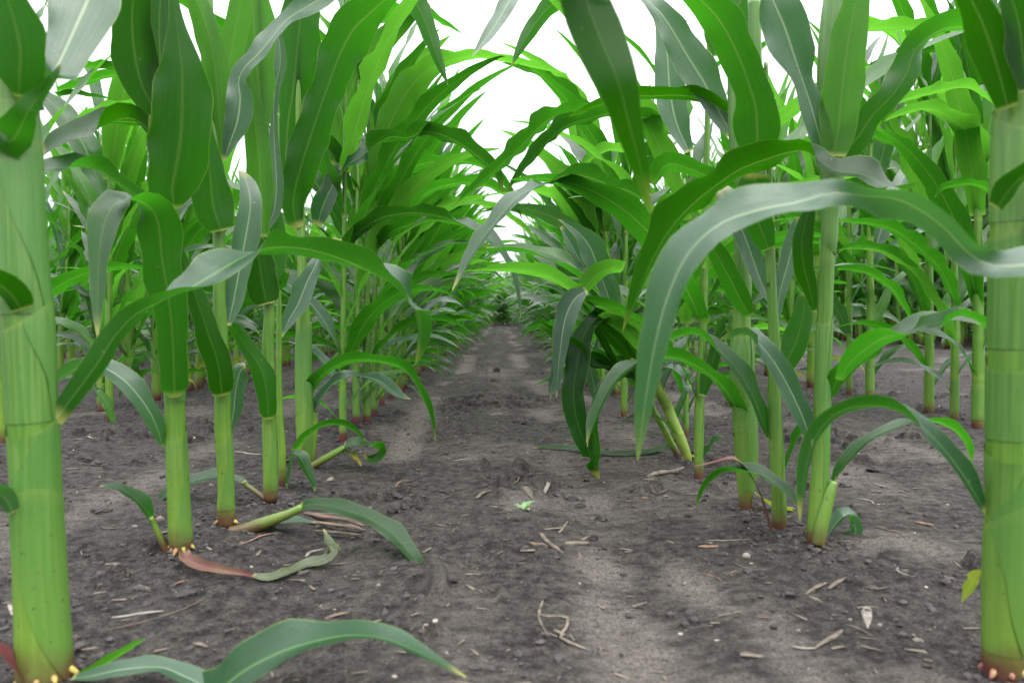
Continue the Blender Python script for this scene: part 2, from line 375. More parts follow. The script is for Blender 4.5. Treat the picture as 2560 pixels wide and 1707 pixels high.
# ------------------------------------------------------------------ traced corn plants
class Corn:
    """a corn plant whose foot, stalk and leaves are measured from the photograph and built at their own distance"""
    def __init__(s, label, tag, bx, by, stalk, stag=None, dz=0., sheaths=(), top=1.0, roots=0, rmat='root', mat='stalk', nup=4, purple=True, group='corn plants of the two rows beside the path'):
        g = ground_at(tag, bx, by); s.base = Vector((g.x, g.y, gz(g.x, g.y) - .004)); s.Y = g.y; s.k = 0
        s.root = thing('corn_plant', label, 'corn plant', s.base, group)
        stag = stag or tag
        pts = []
        for (x, y, w, *dy) in stalk:
            Yp = s.Y + (dy[0] if dy else 0); p = at(stag, x, y, Yp); pts.append([*p, w / TAGS[stag][2] * Yp / F * .5])
        p0 = pts[0]; pts = [[s.base.x, s.base.y, s.base.z - .012, p0[3] * .98]] + pts if p0[2] - s.base.z > .004 else pts
        lastz = pts[-1][2] - s.base.z
        if lastz < top:
            a, b = np.array(pts[-2]), np.array(pts[-1]); d = (b - a)[:3]; d = d / max(np.linalg.norm(d), 1e-6); d[2] = abs(d[2]) + .5; d /= np.linalg.norm(d)
            L = top - lastz
            for q in (.5, 1.): pts.append([*(b[:3] + d * L * q), b[3] * (1 - .55 * q)])
        C = catmull(pts, 110); C[:, :3] -= np.array(s.base); s.C = C
        z = C[:, 2]; nodes = [.012]; st = .045
        rs = random.Random(int(bx * 7 + by))
        while nodes[-1] < z[-1]: nodes.append(nodes[-1] + st * rs.uniform(.9, 1.1)); st = min(st * 1.45, .15)
        ring = np.zeros(len(z)); rad = C[:, 3].copy() * .93
        for nd in nodes: ring = np.maximum(ring, np.exp(-((z - nd) / .0035) ** 2))
        rad *= 1 + (.015 if len(sheaths) > 3 else .06) * ring
        V, Fc, UV = tube(C[:, :3], rad, 22, ring)
        obj('stalk', make_mesh('stalk', V, Fc, M[mat], UV), s.root)
        for si, (ta, y0, y1, a0, a1) in enumerate(sheaths):
            if si: y0 += 30 * TAGS[ta][2]
            za = at(ta, 0, y0, s.Y).z - s.base.z; zb = at(ta, 0, y1, s.Y).z - s.base.z
            idx = [i for i in range(len(z)) if za <= z[i] <= zb]
            if len(idx) < 3: continue
            n = len(idx); t = np.linspace(0, 1, n); rr = C[idx, 3] * (.955 + .03 * t)
            V, Fc, UV = tube(C[idx, :3], rr, 22, np.clip((t - .965) / .035, 0, 1) * 1.2, wrap=[R(a0 + (a1 - a0) * q + 7 * math.sin(q * 7 + si)) for q in t])
            obj('leaf_sheath', make_mesh('leaf_sheath', V, Fc, M['sheath'], UV), s.root)
        for i in range(roots):
            an = i * 2 * math.pi / roots + rs.uniform(-.45, .45); r0 = p0[3] * .72; L = rs.uniform(.004, .011)
            a = np.array([math.cos(an) * r0, math.sin(an) * r0, .016]); b = a + np.array([math.cos(an) * L, math.sin(an) * L, -L * .75])
            P = np.linspace(a, b, 6); P[:, 2] -= .003 + .004 * rs.random(); V, Fc, UV = tube(P, np.array([.0022, .0024, .0024, .0022, .0017, .0006]), 8)
            obj('prop_root', make_mesh('prop_root', V, Fc, M[rmat], UV), s.root)
        # leaves above the frame keep the plant whole when seen from elsewhere
        for i in range(nup):
            zc = z[-1] * (.86 + .14 * i / max(nup, 1)) ; az = (0 if i % 2 else math.pi) + rs.uniform(-.5, .5)
            V, Fc, UV = auto_leaf(np.array([*C[-1 if i > 1 else -8, :2], zc]), az, R(rs.uniform(76, 86)), R(rs.uniform(20, 60)), rs.uniform(.35, .5), .055, rs.randrange(10**6), 18, 4)
            obj('leaf', make_mesh('leaf', V, Fc, M['leaf'], UV), s.root)

    def leaf(s, tag, pts, roll=45, dy=(0, 0), mat='leaf', label=None, wave=.18, fold=.27, n=None, freq=None):
        """pts: (x, y, apparent width[, roll]) along the midrib, base to tip"""
        k = len(pts); rows = []; sc = TAGS[tag][2]
        for i, p in enumerate(pts):
            q = i / (k - 1)
            Yp = s.Y + (np.interp(q * (len(dy) - 1), range(len(dy)), dy))
            P = at(tag, p[0], p[1], Yp); r = p[3] if len(p) > 3 else roll
            rows.append([*P, p[2] / sc * Yp / F, r])
        rows = np.array(rows)
        L = np.linalg.norm(np.diff(rows[:, :3], axis=0), axis=1).sum()
        n = n or int(min(64, max(18, L / .009)))
        Cc = catmull(rows, n); P = Cc[:, :3]; w = np.maximum(Cc[:, 3], .0004); rr = np.radians(Cc[:, 4])
        T = norm(np.gradient(P, axis=0)); v = norm(np.array(CAM) - P); n0 = norm(v - (v * T).sum(1, keepdims=True) * T); b = np.cross(T, n0)
        hz = (b[:, 2] * np.hypot(T[:, 0], T[:, 1])).sum(); sg = 1 if hz >= 0 else -1
        N = n0 * np.cos(rr)[:, None] + b * sg * np.sin(rr)[:, None]
        W = w / np.maximum(np.abs(np.cos(rr)), .42)
        s.k += 1
        wave = wave * 1.35 + .03
        V, Fc, UV = ribbon(P - np.array(s.base), W, N, 10, int(pts[0][0] * 31 + pts[0][1] * 7) + s.k, fold, wave, freq or max(2., L / .085))
        o = obj('leaf', make_mesh('leaf', V, Fc, M[mat], UV), s.root)
        if label: o['label'] = label
        return o

def auto_leaf(p0, az, e0, drop, L, W, seed, nseg, nac, twist=0., bend=0., pw=1.35):
    rs = random.Random(seed)
    ds = L / nseg; p = np.array(p0, float); P = [p.copy()]; NN = []; a = az
    for i in range(nseg + 1):
        s_ = i / nseg; e = e0 - drop * s_ ** pw; a = az + bend * s_ * s_
        t = np.array([math.cos(a) * math.cos(e), math.sin(a) * math.cos(e), math.sin(e)])
        side = np.array([-math.sin(a), math.cos(a), 0]); nn = np.cross(t, side)
        tw = twist * math.sin(min(1, s_ * 1.2) * math.pi * .8) * s_ ** .5
        NN.append(nn * math.cos(tw) + side * math.sin(tw))
        if i < nseg: p = p + t * ds; P.append(p.copy())
    s_ = np.linspace(0, 1, nseg + 1)
    w = W * np.minimum(1, .52 + 1.9 * s_) * np.clip(1 - s_ ** 2.4, 0, 1) ** .85 + .0006
    N = np.array(NN)
    if N[:, 2].sum() < 0: N = -N
    return ribbon(np.array(P), w, N, nac, seed, .18, .22, max(2., L / .12))

# ------------------------------------------------------------------ generic corn plants
COLLAR = [.03, .055, .085, .12, .16, .205, .255, .31, .375, .45, .53, .61, .69, .77, .85, .92]
LLEN = [.16, .23, .29, .34, .39, .44, .50, .55, .61, .59, .56, .52, .48, .44, .40, .34]
LWID = [.018, .025, .032, .038, .045, .052, .058, .063, .068, .072, .073, .070, .062, .052, .040, .028]

def corn_shapes(seed, scale=1., lod=0, tall=False):
    """list of (part name, Acc, material key)"""
    rs = random.Random(seed); out = []
    H = scale * rs.uniform(.94, 1.06)
    nseg, nac, nst = ((22, 4, 40), (11, 2, 14), (7, 2, 6))[lod]
    nr = (12, 7, 5)[lod]
    ztop = .95 * H; lean = (rs.uniform(-.03, .03), rs.uniform(-.03, .03))
    t = np.linspace(0, 1, nst + 1); z = -.012 + t * (ztop + .012)
    P = np.stack([lean[0] * t ** 2 + .004 * np.sin(t * 9 + seed), lean[1] * t ** 2, z], 1)
    r = rs.uniform(.0140, .0180) * (1 - .62 * t) * (1.25 if tall else 1)
    ring = np.zeros_like(t)
    if lod == 0:
        nd = .015; st = .04
        while nd < ztop:
            ring = np.maximum(ring, np.exp(-((z - nd) / .007) ** 2)); nd += st; st = min(st * 1.45, .15)
        for c in COLLAR: r = r * (1 + .10 * np.clip(1 - np.abs(z - c * H + .02) / .03, 0, 1))
    a = Acc(); a.add(*tube(P, r, nr, ring)); out.append(('stalk', a, 'stalk_brown'))
    az0 = rs.uniform(-.5, .5); n = len(COLLAR)
    for i in range(n):
        if i < 1 and rs.random() < .4: continue
        zc = COLLAR[i] * H * rs.uniform(.97, 1.03); q = i / (n - 1); tt = min(1, (zc + .012) / (ztop + .012))
        p0 = np.array([lean[0] * tt ** 2, lean[1] * tt ** 2, zc])
        az = az0 + (math.pi if i % 2 else 0) + rs.uniform(-.75, .75)
        e0 = R(rs.uniform(38, 64) + 24 * min(1, q * 1.5)); drop = R(rs.uniform(105, 145) * max(0, 1 - q * 1.5) + rs.uniform(8, 52) * min(1, q * 1.5))
        if 2 < i < 7 and rs.random() < .3: drop *= 1.5
        L = LLEN[i] * H * (.62 if tall else 1) * rs.uniform(.85, 1.12); W = LWID[i] * rs.uniform(.85, 1.1) * (.6 + .4 * H)
        p0 = p0 + np.array([math.cos(az), math.sin(az), 0]) * .004
        a = Acc(); a.add(*auto_leaf(p0, az, e0, drop, L, W, rs.randrange(10**6), nseg, nac, R(rs.uniform(-100, 100)), rs.uniform(-.9, .9)))
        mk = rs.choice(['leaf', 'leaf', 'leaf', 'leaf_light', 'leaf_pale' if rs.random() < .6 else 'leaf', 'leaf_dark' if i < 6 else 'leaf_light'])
        if i >= 11: mk = rs.choice(['leaf_light', 'leaf', 'leaf_light', 'leaf_light'])  # upper leaves mostly take the lighter copy, backlight painted into its colour
        if i == 0: mk = rs.choice(['leaf_yellow', 'leaf', 'leaf'])
        if i == 1 and rs.random() < .25: mk = 'leaf_yellow'
        out.append(('leaf', a, mk))
    if tall:
        a = Acc()
        for k in range(9):
            an = rs.uniform(0, 6.28); top = np.array([P[-1][0], P[-1][1], ztop + .01 * k]); l = rs.uniform(.12, .2)
            sp = 0 if k == 0 else rs.uniform(.25, .6)
            Q = np.array([top + np.array([math.cos(an) * sp * q * l, math.sin(an) * sp * q * l, l * q * (1 - .35 * sp * q)]) for q in np.linspace(0, 1, 6)])
            a.add(*tube(Q, np.array([.0016, .0026, .003, .003, .0026, .001]), 4))
        out.append(('tassel', a, 'tassel'))
    return out

def proto_parts(seed, scale, lod=0, tall=False):
    return [(nm, a.mesh(nm, M[mk])) for nm, a, mk in corn_shapes(seed, scale, lod, tall)]

PROTO = [proto_parts(100 + i, 1.0 + .05 * (i % 3)) for i in range(8)]
def joined_mesh(name, shapes):
    """one mesh, several leaf materials"""
    a = Acc(); mi = []; keys = []
    for nm, s_, mk in shapes:
        if mk not in keys: keys.append(mk)
        for V, U in zip(s_.V, s_.U): pass
        a.add(np.concatenate(s_.V), s_.F, np.concatenate(s_.U)); mi += [keys.index(mk)] * len(s_.F)
    me = a.mesh(name, M[keys[0]])
    for k in keys[1:]: me.materials.append(M[k])
    me.polygons.foreach_set('material_index', mi)
    return me
TALL = [proto_parts(300 + i, 2.1, 1, True) for i in range(4)]

def place(x, y, label, group, protos, scale=1., rz=None):
    parts = protos[rnd.randrange(len(protos))]
    r = thing('corn_plant', label, 'corn plant', (x, y, gz(x, y) - .004), group, rz=(rnd.choice([0, math.pi]) + rnd.uniform(-.45, .45)) if rz is None else rz)
    r.scale = (scale,) * 3; r.rotation_euler[0] = rnd.gauss(0, .035); r.rotation_euler[1] = rnd.gauss(0, .035)
    for nm, me in parts: obj(nm, me, r)
    return r

def _extend(s, tag, pts):
    """upper stalk of wrapped leaves, continued above the lower tube as its own part"""
    rows = []
    for (x, y, w) in pts:
        p = at(tag, x, y, s.Y); rows.append([*p, w / TAGS[tag][2] * s.Y / F * .5])
    C = catmull(rows, 60); C[:, :3] -= np.array(s.base)
    V, Fc, UV = tube(C[:, :3], C[:, 3] * .93, 22, np.zeros(61), cap=True, wrap=None)
    obj('leaf_sheath', make_mesh('leaf_sheath', V, Fc, M['sheath'], UV), s.root)
    s.C = C
Corn.extend = _extend

def _autos(s, seed, zs, side=0):
    rs_ = random.Random(seed); z = s.C[:, 2]
    for i, zc in enumerate(zs):
        q = i / max(1, len(zs) - 1); k = int(np.argmin(np.abs(z - zc)))
        az = (math.pi if (i + side) % 2 else 0) + rs_.uniform(-.55, .55)
        Lf = float(np.interp(zc, COLLAR, LLEN)) * rs_.uniform(.85, 1.1); W = float(np.interp(zc, COLLAR, LWID)) * rs_.uniform(.9, 1.1)
        V, Fc, UV = auto_leaf(s.C[k, :3] + np.array([math.cos(az), math.sin(az), 0]) * .004, az, R(rs_.uniform(52, 66) + 20 * min(1, zc * 1.6)), R(rs_.uniform(105, 135) * max(0, 1 - zc * 1.6) + rs_.uniform(8, 50) * min(1, zc * 1.6)), Lf, W, rs_.randrange(10**6), 24, 4, R(rs_.uniform(-60, 60)), rs_.uniform(-.4, .4))
        mk = rs_.choice(['leaf', 'leaf', 'leaf_light', 'leaf', 'leaf_pale', 'leaf_light']) if q < .7 else rs_.choice(['leaf_light', 'leaf'])
        obj('leaf', make_mesh('leaf', V, Fc, M[mk], UV), s.root)
Corn.autos = _autos

def strip3(name, cat, label, mat, P, wid, thick, group=None, lift=0.):
    """a piece of straw, husk or stick lying on the soil: P plan points, wid half widths, thick = height/width"""
    P = np.array(P, float); rows = np.stack([P[:, 0], P[:, 1], np.zeros(len(P)), np.array(wid)], 1); C = catmull(rows, 14)
    zz_ = height(C[:, 0], C[:, 1]); zz_ = np.maximum(zz_, np.linspace(zz_[0], zz_[-1], len(zz_))) ; zz_ = (zz_ + zz_.mean()) / 2
    r = C[:, 3]; C[:, 2] = zz_ + r * thick * .55 + lift
    c0 = C[7, :3].copy(); T = norm(np.gradient(C[:, :3], axis=0)); n = len(C); V = []; rr = np.random.RandomState(int(abs(P[0, 0] * 9173 + P[0, 1] * 3301) * 100) & 0xffff)
    m = 8
    for i in range(n):
        sd__ = norm(np.cross(T[i], np.array([0, 0, 1.])))
        for j in range(m):
            a = j * 2 * math.pi / m + .3; f = 1 + rr.uniform(-.16, .16)
            e = .55 + .45 * min(1, 3 * min(i, n - 1 - i) / n + .35)
            V.append(C[i, :3] - c0 + sd__ * math.cos(a) * r[i] * f * e + np.array([0, 0, 1.]) * math.sin(a) * r[i] * thick * f * e)
    Fc = [(i*m+j, i*m+(j+1)%m, (i+1)*m+(j+1)%m, (i+1)*m+j) for i in range(n - 1) for j in range(m)] + [tuple(range(m))[::-1], tuple((n-1)*m+j for j in range(m))]
    me = make_mesh(name, V, Fc, M[mat], np.zeros((len(V), 2)))
    return thing(name, label, cat, Vector(c0), group, me)

def debris(name, cat, label, mat, tag, pts, thick, lift=0.):
    P = []; W = []
    for (x, y, w) in pts:
        g = ground_at(tag, x, y); z = gz(g.x, g.y); g = ground_at(tag, x, y, z); P.append((g.x, g.y)); W.append(w / TAGS[tag][2] * g.y / F * .5)
    return strip3(name, cat, label, mat, P, W, thick, None, lift)

def blob(name, cat, label, mat, tag, x, y, w, h, rough=False):
    g = ground_at(tag, x, y + h * .3); g = ground_at(tag, x, y + h * .3, gz(g.x, g.y)); k = g.y / TAGS[tag][2] / F; a = w * k * .5; b = h * k * (.6 if rough else .42)
    nu, nv = 16, 11; V = []; sdn = int(x * 13 + y) & 0xffff
    for i in range(nv + 1):
        ph = math.pi * i / nv
        for j in range(nu):
            th = 2 * math.pi * j / nu; d = np.array([math.sin(ph) * math.cos(th), math.sin(ph) * math.sin(th), math.cos(ph)])
            q = (d + 3) * (1.7 if rough else 1.0)
            f = 1 + (.75 if rough else .3) * (float(vnoise(np.array([q[0] + q[2] * 1.3]), np.array([q[1] + q[2] * .7]), sdn)[0]) - .5) + (.35 * (float(vnoise(np.array([q[0] * 3 + q[2] * 2]), np.array([q[1] * 3 - q[2] * 2]), sdn + 1)[0]) - .5) if rough else 0)
            V.append(d * f * np.array([a, a * .8, b]))
    Fc = [(i*nu+j, i*nu+(j+1)%nu, (i+1)*nu+(j+1)%nu, (i+1)*nu+j) for i in range(nv) for j in range(nu)]
    me = make_mesh(name, V, [f[::-1] for f in Fc], M[mat], np.zeros((len(V), 2)), smooth=not rough)
    return thing(name, label, cat, Vector((g.x, g.y, gz(g.x, g.y) + b * .35)), None, me)

def _shoot(s, tag, pts, dy=(0, 0)):
    """round sheath of a low side leaf"""
    rows = []
    for i, (x, y, w) in enumerate(pts):
        Y = s.Y + dy[0] + (dy[1] - dy[0]) * i / (len(pts) - 1); p = at(tag, x, y, Y); rows.append([*p, w / TAGS[tag][2] * Y / F * .5])
    C = catmull(rows, 24); P = C[:, :3] - np.array(s.base)
    P[:, 2] = np.maximum(P[:, 2], -.004)
    V, Fc, UV = tube(P, C[:, 3], 16, np.clip((np.linspace(0, 1, 25) - .94) / .06, 0, 1))
    obj('leaf_sheath', make_mesh('leaf_sheath', V, Fc, M['sheath'], UV), s.root)
Corn.shoot = _shoot

def _gleaf(s, tag, pts, roll=50, mat='leaf', label=None, wave=.06, fold=.12):
    """leaf lying on the soil: (x, y, apparent width, height above soil)"""
    rows = []
    for (x, y, w, hh) in pts:
        g = ground_at(tag, x, y, hh); z = gz(g.x, g.y) + hh; g = ground_at(tag, x, y, z); rows.append([g.x, g.y, z, w / TAGS[tag][2] * g.y / F])
    C = catmull(rows, 40); P = C[:, :3]; T = norm(np.gradient(P, axis=0)); v = norm(np.array(CAM) - P); n0 = norm(v - (v * T).sum(1, keepdims=True) * T); b = np.cross(T, n0)
    sg = np.where(b[:, 2:3] >= 0, 1., -1.); q = math.radians(roll); N = n0 * math.cos(q) + b * sg * math.sin(q)
    W = np.maximum(C[:, 3], .0003) / max(math.cos(q), .4); s.k += 1
    V, Fc, UV = ribbon(P - np.array(s.base), W, N, 8, s.k + int(pts[0][0]), fold, wave, 4)
    o = obj('leaf', make_mesh('leaf', V, Fc, M[mat], UV), s.root)
    if label: o['label'] = label
Corn.gleaf = _gleaf
# ---------------- left row, nearest plants
c = Corn('nearest corn plant on the left, very thick stalk with yellow prop roots', 'S', 118, 1700,
  [(113,1690,134),(108,1600,126),(100,1450,120),(92,1250,114),(78,1000,114),(71,850,116),(60,700,112),(50,500,106),(42,350,104),(30,200,100),(15,0,96)],
  sheaths=[('S',1695,1228,-23,127),('S',1228,1050,125,-20),('S',1040,765,-40,20),('S',760,385,-30,60),('S',380,215,40,-20)], roots=9, top=1.0)
c.leaf('G', [(126,968,34,165),(170,908,46,150),(226,832,50,150),(262,775,46,140),(312,722,46,135),(372,692,40,100),(440,660,62,62),(505,622,66,58),(560,590,52,75),(620,570,44,110),(700,572,50,130),(790,598,56,125),(862,632,62,95),(925,668,54,60),(958,712,36,110),(966,762,30,120),(960,805,16,120),(953,838,2,120)], dy=(0,.03,.08,.16,.24,.3), mat='leaf_deep', wave=.08)
c.leaf('H', [(150,860,40,160),(255,800,150,150),(330,720,230,120),(430,560,290,30),(520,380,330,20),(610,180,400,20),(690,0,420,20),(780,-300,300,20),(900,-700,140,20),(1000,-1000,10,20)], dy=(0,.02,.06,.1), mat='leaf_pale', wave=.12, fold=.05)
c.leaf('H', [(-30,1000,60,170),(60,1120,260,165),(130,1060,240,150),(210,900,170,150),(300,770,120,140),(420,640,60,120),(480,520,20,120)], dy=(-.02,-.03,0), mat='leaf', wave=.06)
c.leaf('H', [(150,760,60,170),(150,620,280,170),(160,400,340,170),(120,200,320,165),(60,0,240,160),(0,-200,120,160),(-60,-400,10,160)], dy=(-.02,-.03,-.04), mat='leaf', wave=.05)
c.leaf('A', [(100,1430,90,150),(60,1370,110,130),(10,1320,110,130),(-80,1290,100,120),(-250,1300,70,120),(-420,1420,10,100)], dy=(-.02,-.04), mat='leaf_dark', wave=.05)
c.leaf('D', [(60,790,50,170),(20,720,80,150),(-40,690,70,100),(-140,720,60,60),(-260,800,10,60)], dy=(-.02,-.04), mat='leaf_pale', wave=.05)
c.leaf('D', [(330,1545,20),(420,1535,50),(560,1505,75),(740,1495,62),(830,1530,90),(930,1580,80),(1010,1640,20)], roll=50, dy=(-.01,-.03), mat='leaf_pale', wave=.06)
c.leaf('D', [(350,1535,18),(440,1500,36),(540,1440,34),(620,1392,22),(665,1368,3)], roll=120, dy=(0,.03), mat='leaf_light', wave=.04)
c.leaf('G', [(230,1640,30,60),(360,1650,60,60),(470,1610,84,55),(560,1540,92,50),(650,1495,84,50),(740,1468,62,60),(820,1458,48,70),(890,1468,42,70),(960,1496,28,60),(1020,1528,15,60),(1072,1556,3,60)], dy=(-.02,-.05,-.06,-.06), mat='leaf_deep', label='low green leaf blade arching over the soil at the bottom of the photo', wave=.08)
c.leaf('D', [(130,1560,60),(80,1500,50),(0,1420,40),(-90,1370,10)], roll=60, dy=(-.01,-.03), mat='leaf_red', wave=.03)

c = Corn('second corn plant of the left row, with short yellow prop roots', 'D', 828, 985,
  [(832,960,104),(826,900,108),(818,750,100),(812,600,96),(804,440,92),(798,240,92),(795,60,88),(790,-60,84),(785,-420,64),(788,-700,56),(792,-1200,50),(795,-1560,44)], sheaths=[('D',930,400,40,-30),('D',230,-150,0,90)], roots=11, top=.95)
# stalk above the frame of tag D is continued by the blades in front of it
c.leaf('A', [(808,1834,44,180),(806,1818,96,180),(804,1785,120,180),(802,1700,124,180),(798,1600,124,180),(790,1480,136,180),(770,1330,166,180),(745,1180,170,180),(735,1060,190,180),(712,980,140,160),(650,930,90,110),(560,925,110,70),(500,980,130,20),(470,1080,110,10),(455,1200,80,10),(452,1350,58,10),(450,1480,30,10),(450,1570,3,10)], dy=(-.02,-.03,-.05,-.09,-.12), mat='leaf', label='broad leaf blade folded over with its pale tip hanging', wave=.06)
c.leaf('A', [(798,965,40,180),(800,930,120,180),(792,880,200,180),(815,760,240,180),(835,620,262,180),(840,480,258,180),(842,340,210,180),(828,220,140,180),(815,110,70,180),(805,20,44,180),(800,-80,30,180),(800,-200,4,180)], dy=(-.015,-.03,-.03), mat='leaf', wave=.08, label='broad upright blade with a bright margin')
c.leaf('A', [(760,620,60,180),(705,500,110,180),(650,380,160,180),(620,240,185,180),(610,100,170,180),(620,-60,120,180),(640,-250,10,180)], dy=(.01,.0,-.01), mat='leaf_dark', wave=.05)
c.leaf('A', [(770,560,80,10),(745,350,150,10),(735,150,150,10),(740,0,130,10),(760,-300,20,10)], dy=(.02,.02), mat='leaf_dark', wave=.03)
c.leaf('A', [(700,950,50,130),(600,880,60,125),(480,800,70,115),(380,770,66,80),(280,775,70,60),(180,790,60,60),(60,850,10,60)], dy=(.0,.03,.03), mat='leaf', wave=.1)
c.leaf('D', [(744,485,16,20),(722,410,60,20),(680,320,84,20),(600,215,92,30),(520,150,84,45),(440,112,60,70),(370,120,48,110),(290,165,46,120),(225,215,10,120)], dy=(0,-.03,-.04,-.05), mat='leaf_pale', wave=.1, label='bluish lower leaf blade reaching to the nearest stalk')
c.shoot('D', [(775,990,34),(740,920,30),(705,840,24),(690,812,22)], dy=(.0,-.01))
c.leaf('D', [(692,816,26),(685,800,44),(640,745,56),(570,690,44),(510,672,26),(455,668,3)], roll=60, dy=(0,-.02), mat='leaf', wave=.08)
c.gleaf('D', [(838,972,40,.012),(850,1000,48,.010),(900,1028,52,.008),(1000,1052,40,.006),(1100,1066,26,.005),(1160,1076,20,.004)], roll=25, mat='leaf_red', fold=.8, label='purple red dying sheath lying on the soil')
c.gleaf('D', [(1150,1074,16,.004),(1220,1084,34,.005),(1310,1058,34,.006),(1400,1022,36,.008),(1480,1000,46,.012),(1525,965,46,.02),(1505,915,34,.026),(1480,862,3,.035)], roll=50, mat='leaf_dry', wave=.1, label='withered grey green leaf lying on the soil')
c.leaf('G', [(345,300,40,125),(300,272,38,120),(245,285,36,70),(190,300,40,60),(130,325,34,60),(95,352,12,60)], dy=(.0,.03,.05), mat='leaf_dark', wave=.1)

c = Corn('third corn plant of the left row, specked stalk with a bent low sheath', 'D', 1045, 878,
  [(1040,860,84),(1034,780,84),(1034,700,74),(1030,560,76),(1020,400,78),(1018,240,76),(1010,60,74),(1008,-50,70),(1006,-200,64),(1004,-420,58),(985,-800,50)], sheaths=[('D',800,430,60,0)], roots=2, top=.95)
c.leaf('D', [(1020,256,44,180),(1017,242,84,180),(1012,218,108,180),(1006,150,112,180),(985,60,116,180),(955,-20,110,180),(930,-100,96,180),(895,-200,86,180),(860,-300,60,180),(830,-400,30,180),(810,-460,3,180)], dy=(-.02,-.03,-.03), mat='leaf_dark', wave=.04)
c.leaf('A', [(1018,1066,80,180),(1012,1045,120,180),(985,960,180,180),(975,880,180,180),(968,800,140,180),(962,700,90,180),(962,600,40,180),(960,500,8,180)], dy=(-.02,-.03), mat='leaf', wave=.06)
c.leaf('A', [(1032,735,14,180),(1028,660,60,180),(1012,540,100,180),(1000,400,116,180),(985,260,120,180),(950,120,110,180),(905,0,90,180),(860,-160,50,180),(820,-300,4,180)], dy=(.0,-.02), mat='leaf_light', wave=.06)
c.leaf('A', [(1034,740,12,20),(1060,660,60,15),(1095,560,116,10),(1108,450,104,10),(1100,370,70,30),(1130,310,70,40),(1200,240,72,40),(1265,160,56,60),(1320,95,60,50),(1400,40,90,30),(1500,-20,90,20),(1640,-120,10,20)], dy=(.0,.0,.03), mat='leaf_pale', wave=.08)
c.leaf('A', [(1050,1500,26,10),(1075,1400,70,10),(1105,1240,96,10),(1135,1080,110,10),(1155,940,100,10),(1140,850,70,30),(1110,790,20,60)], dy=(.0,.03), mat='leaf_pale', wave=.08)
c.shoot('D', [(1052,885,66),(1120,868,64),(1230,828,54),(1320,795,42),(1385,762,34)], dy=(-.01,-.01))
c.leaf('D', [(1378,764,34,40),(1410,752,46,35),(1470,752,58,35),(1560,772,64,40),(1660,802,76,45),(1750,850,80,45),(1830,920,72,45),(1885,985,60,40),(1920,1020,36,40),(1960,1035,4,40)], dy=(-.01,-.06,-.14), mat='leaf', wave=.1, label='low leaf on a thick sheath reaching over the path')
c.leaf('D', [(1120,885,30),(1190,862,36),(1280,835,46),(1360,830,30),(1445,836,3)], roll=70, dy=(0,.0), mat='leaf_pale', wave=.06)
c.leaf('D', [(1050,420,20,10),(1068,330,70,10),(1080,220,84,10),(1100,140,80,10),(1125,120,20,60)], dy=(.02,.02), mat='leaf_pale', wave=.05)
c.leaf('A', [(1000,690,20,180),(1010,560,70,180),(1045,380,100,180),(1075,200,110,180),(1100,60,100,180),(1130,-120,50,180),(1150,-260,4,180)], dy=(.04,.05), mat='leaf_light', wave=.04)

c = Corn('fourth corn plant of the left row, slim stalk with a reddish foot', 'D', 1240, 768,
  [(1238,740,62),(1238,640,66),(1235,500,66),(1230,345,62),(1228,150,60),(1226,0,56),(1232,-100,54),(1222,-300,48),(1214,-560,36),(1208,-700,30)], sheaths=[('D',700,350,50,0)], roots=0, top=.95)
c.leaf('D', [(1230,362,34,180),(1228,348,62,180),(1226,325,80,180),(1222,250,84,180),(1205,160,100,180),(1170,90,84,180),(1120,20,64,160),(1070,-50,50,150),(1010,-90,30,140),(960,-100,3,140)], dy=(-.02,-.03), mat='leaf', wave=.06)
c.leaf('A', [(1232,1402,70,180),(1225,1380,120,180),(1208,1290,146,180),(1195,1200,120,180),(1180,1120,80,180),(1160,1040,10,180)], dy=(-.02,-.02), mat='leaf_dark', wave=.06)
c.leaf('A', [(1215,1092,36,180),(1216,1000,60,180),(1205,880,104,180),(1195,740,116,180),(1180,600,104,180),(1165,480,84,180),(1150,370,40,180),(1140,280,5,180)], dy=(-.01,-.02), mat='leaf_light', wave=.04)
c.leaf('A', [(1225,1060,20,15),(1262,980,60,10),(1275,850,64,10),(1268,700,50,10),(1262,560,30,10),(1270,400,50,10),(1292,300,56,10),(1285,180,40,10),(1240,40,5,10)], dy=(.02,.03), mat='leaf_pale', wave=.04)
c.shoot('D', [(1252,758,30),(1200,715,26),(1110,650,20)], dy=(.0,.01))
c.leaf('D', [(1112,652,20,60),(1075,638,30,60),(985,625,46,60),(900,640,50,60),(820,670,40,60),(740,720,30,60),(720,750,4,60)], dy=(.0,.03,.05), mat='leaf', wave=.05)
c.leaf('A', [(1330,1250,20,130),(1290,1320,60,170),(1265,1240,100,170),(1260,1120,120,170),(1250,1000,100,170),(1245,900,20,170)], dy=(.03,.04), mat='leaf', wave=.05)

c.leaf('A', [(1215,640,30,180),(1205,520,90,180),(1190,380,140,180),(1178,220,176,180),(1165,60,180,180),(1155,-120,110,180),(1150,-260,6,180)], dy=(-.004,-.01), mat='leaf_light', wave=.05)
c.leaf('A', [(1150,620,20,180),(1130,480,70,180),(1110,330,96,180),(1095,200,70,180),(1080,120,10,180)], dy=(.02,.03), mat='leaf', wave=.05)
c = Corn('slender side shoot between the fourth and fifth stalks of the left row', 'D', 1292, 676,
  [(1292,660,34),(1290,500,36),(1280,350,34),(1276,150,30),(1276,0,28)], roots=0, top=.6, nup=1)
c.leaf('D', [(1315,670,22,80),(1330,590,30,80),(1345,520,24,70),(1365,530,44,60),(1400,590,46,50),(1430,650,26,50),(1440,695,4,50)], dy=(-.02,-.03), mat='leaf', wave=.08)

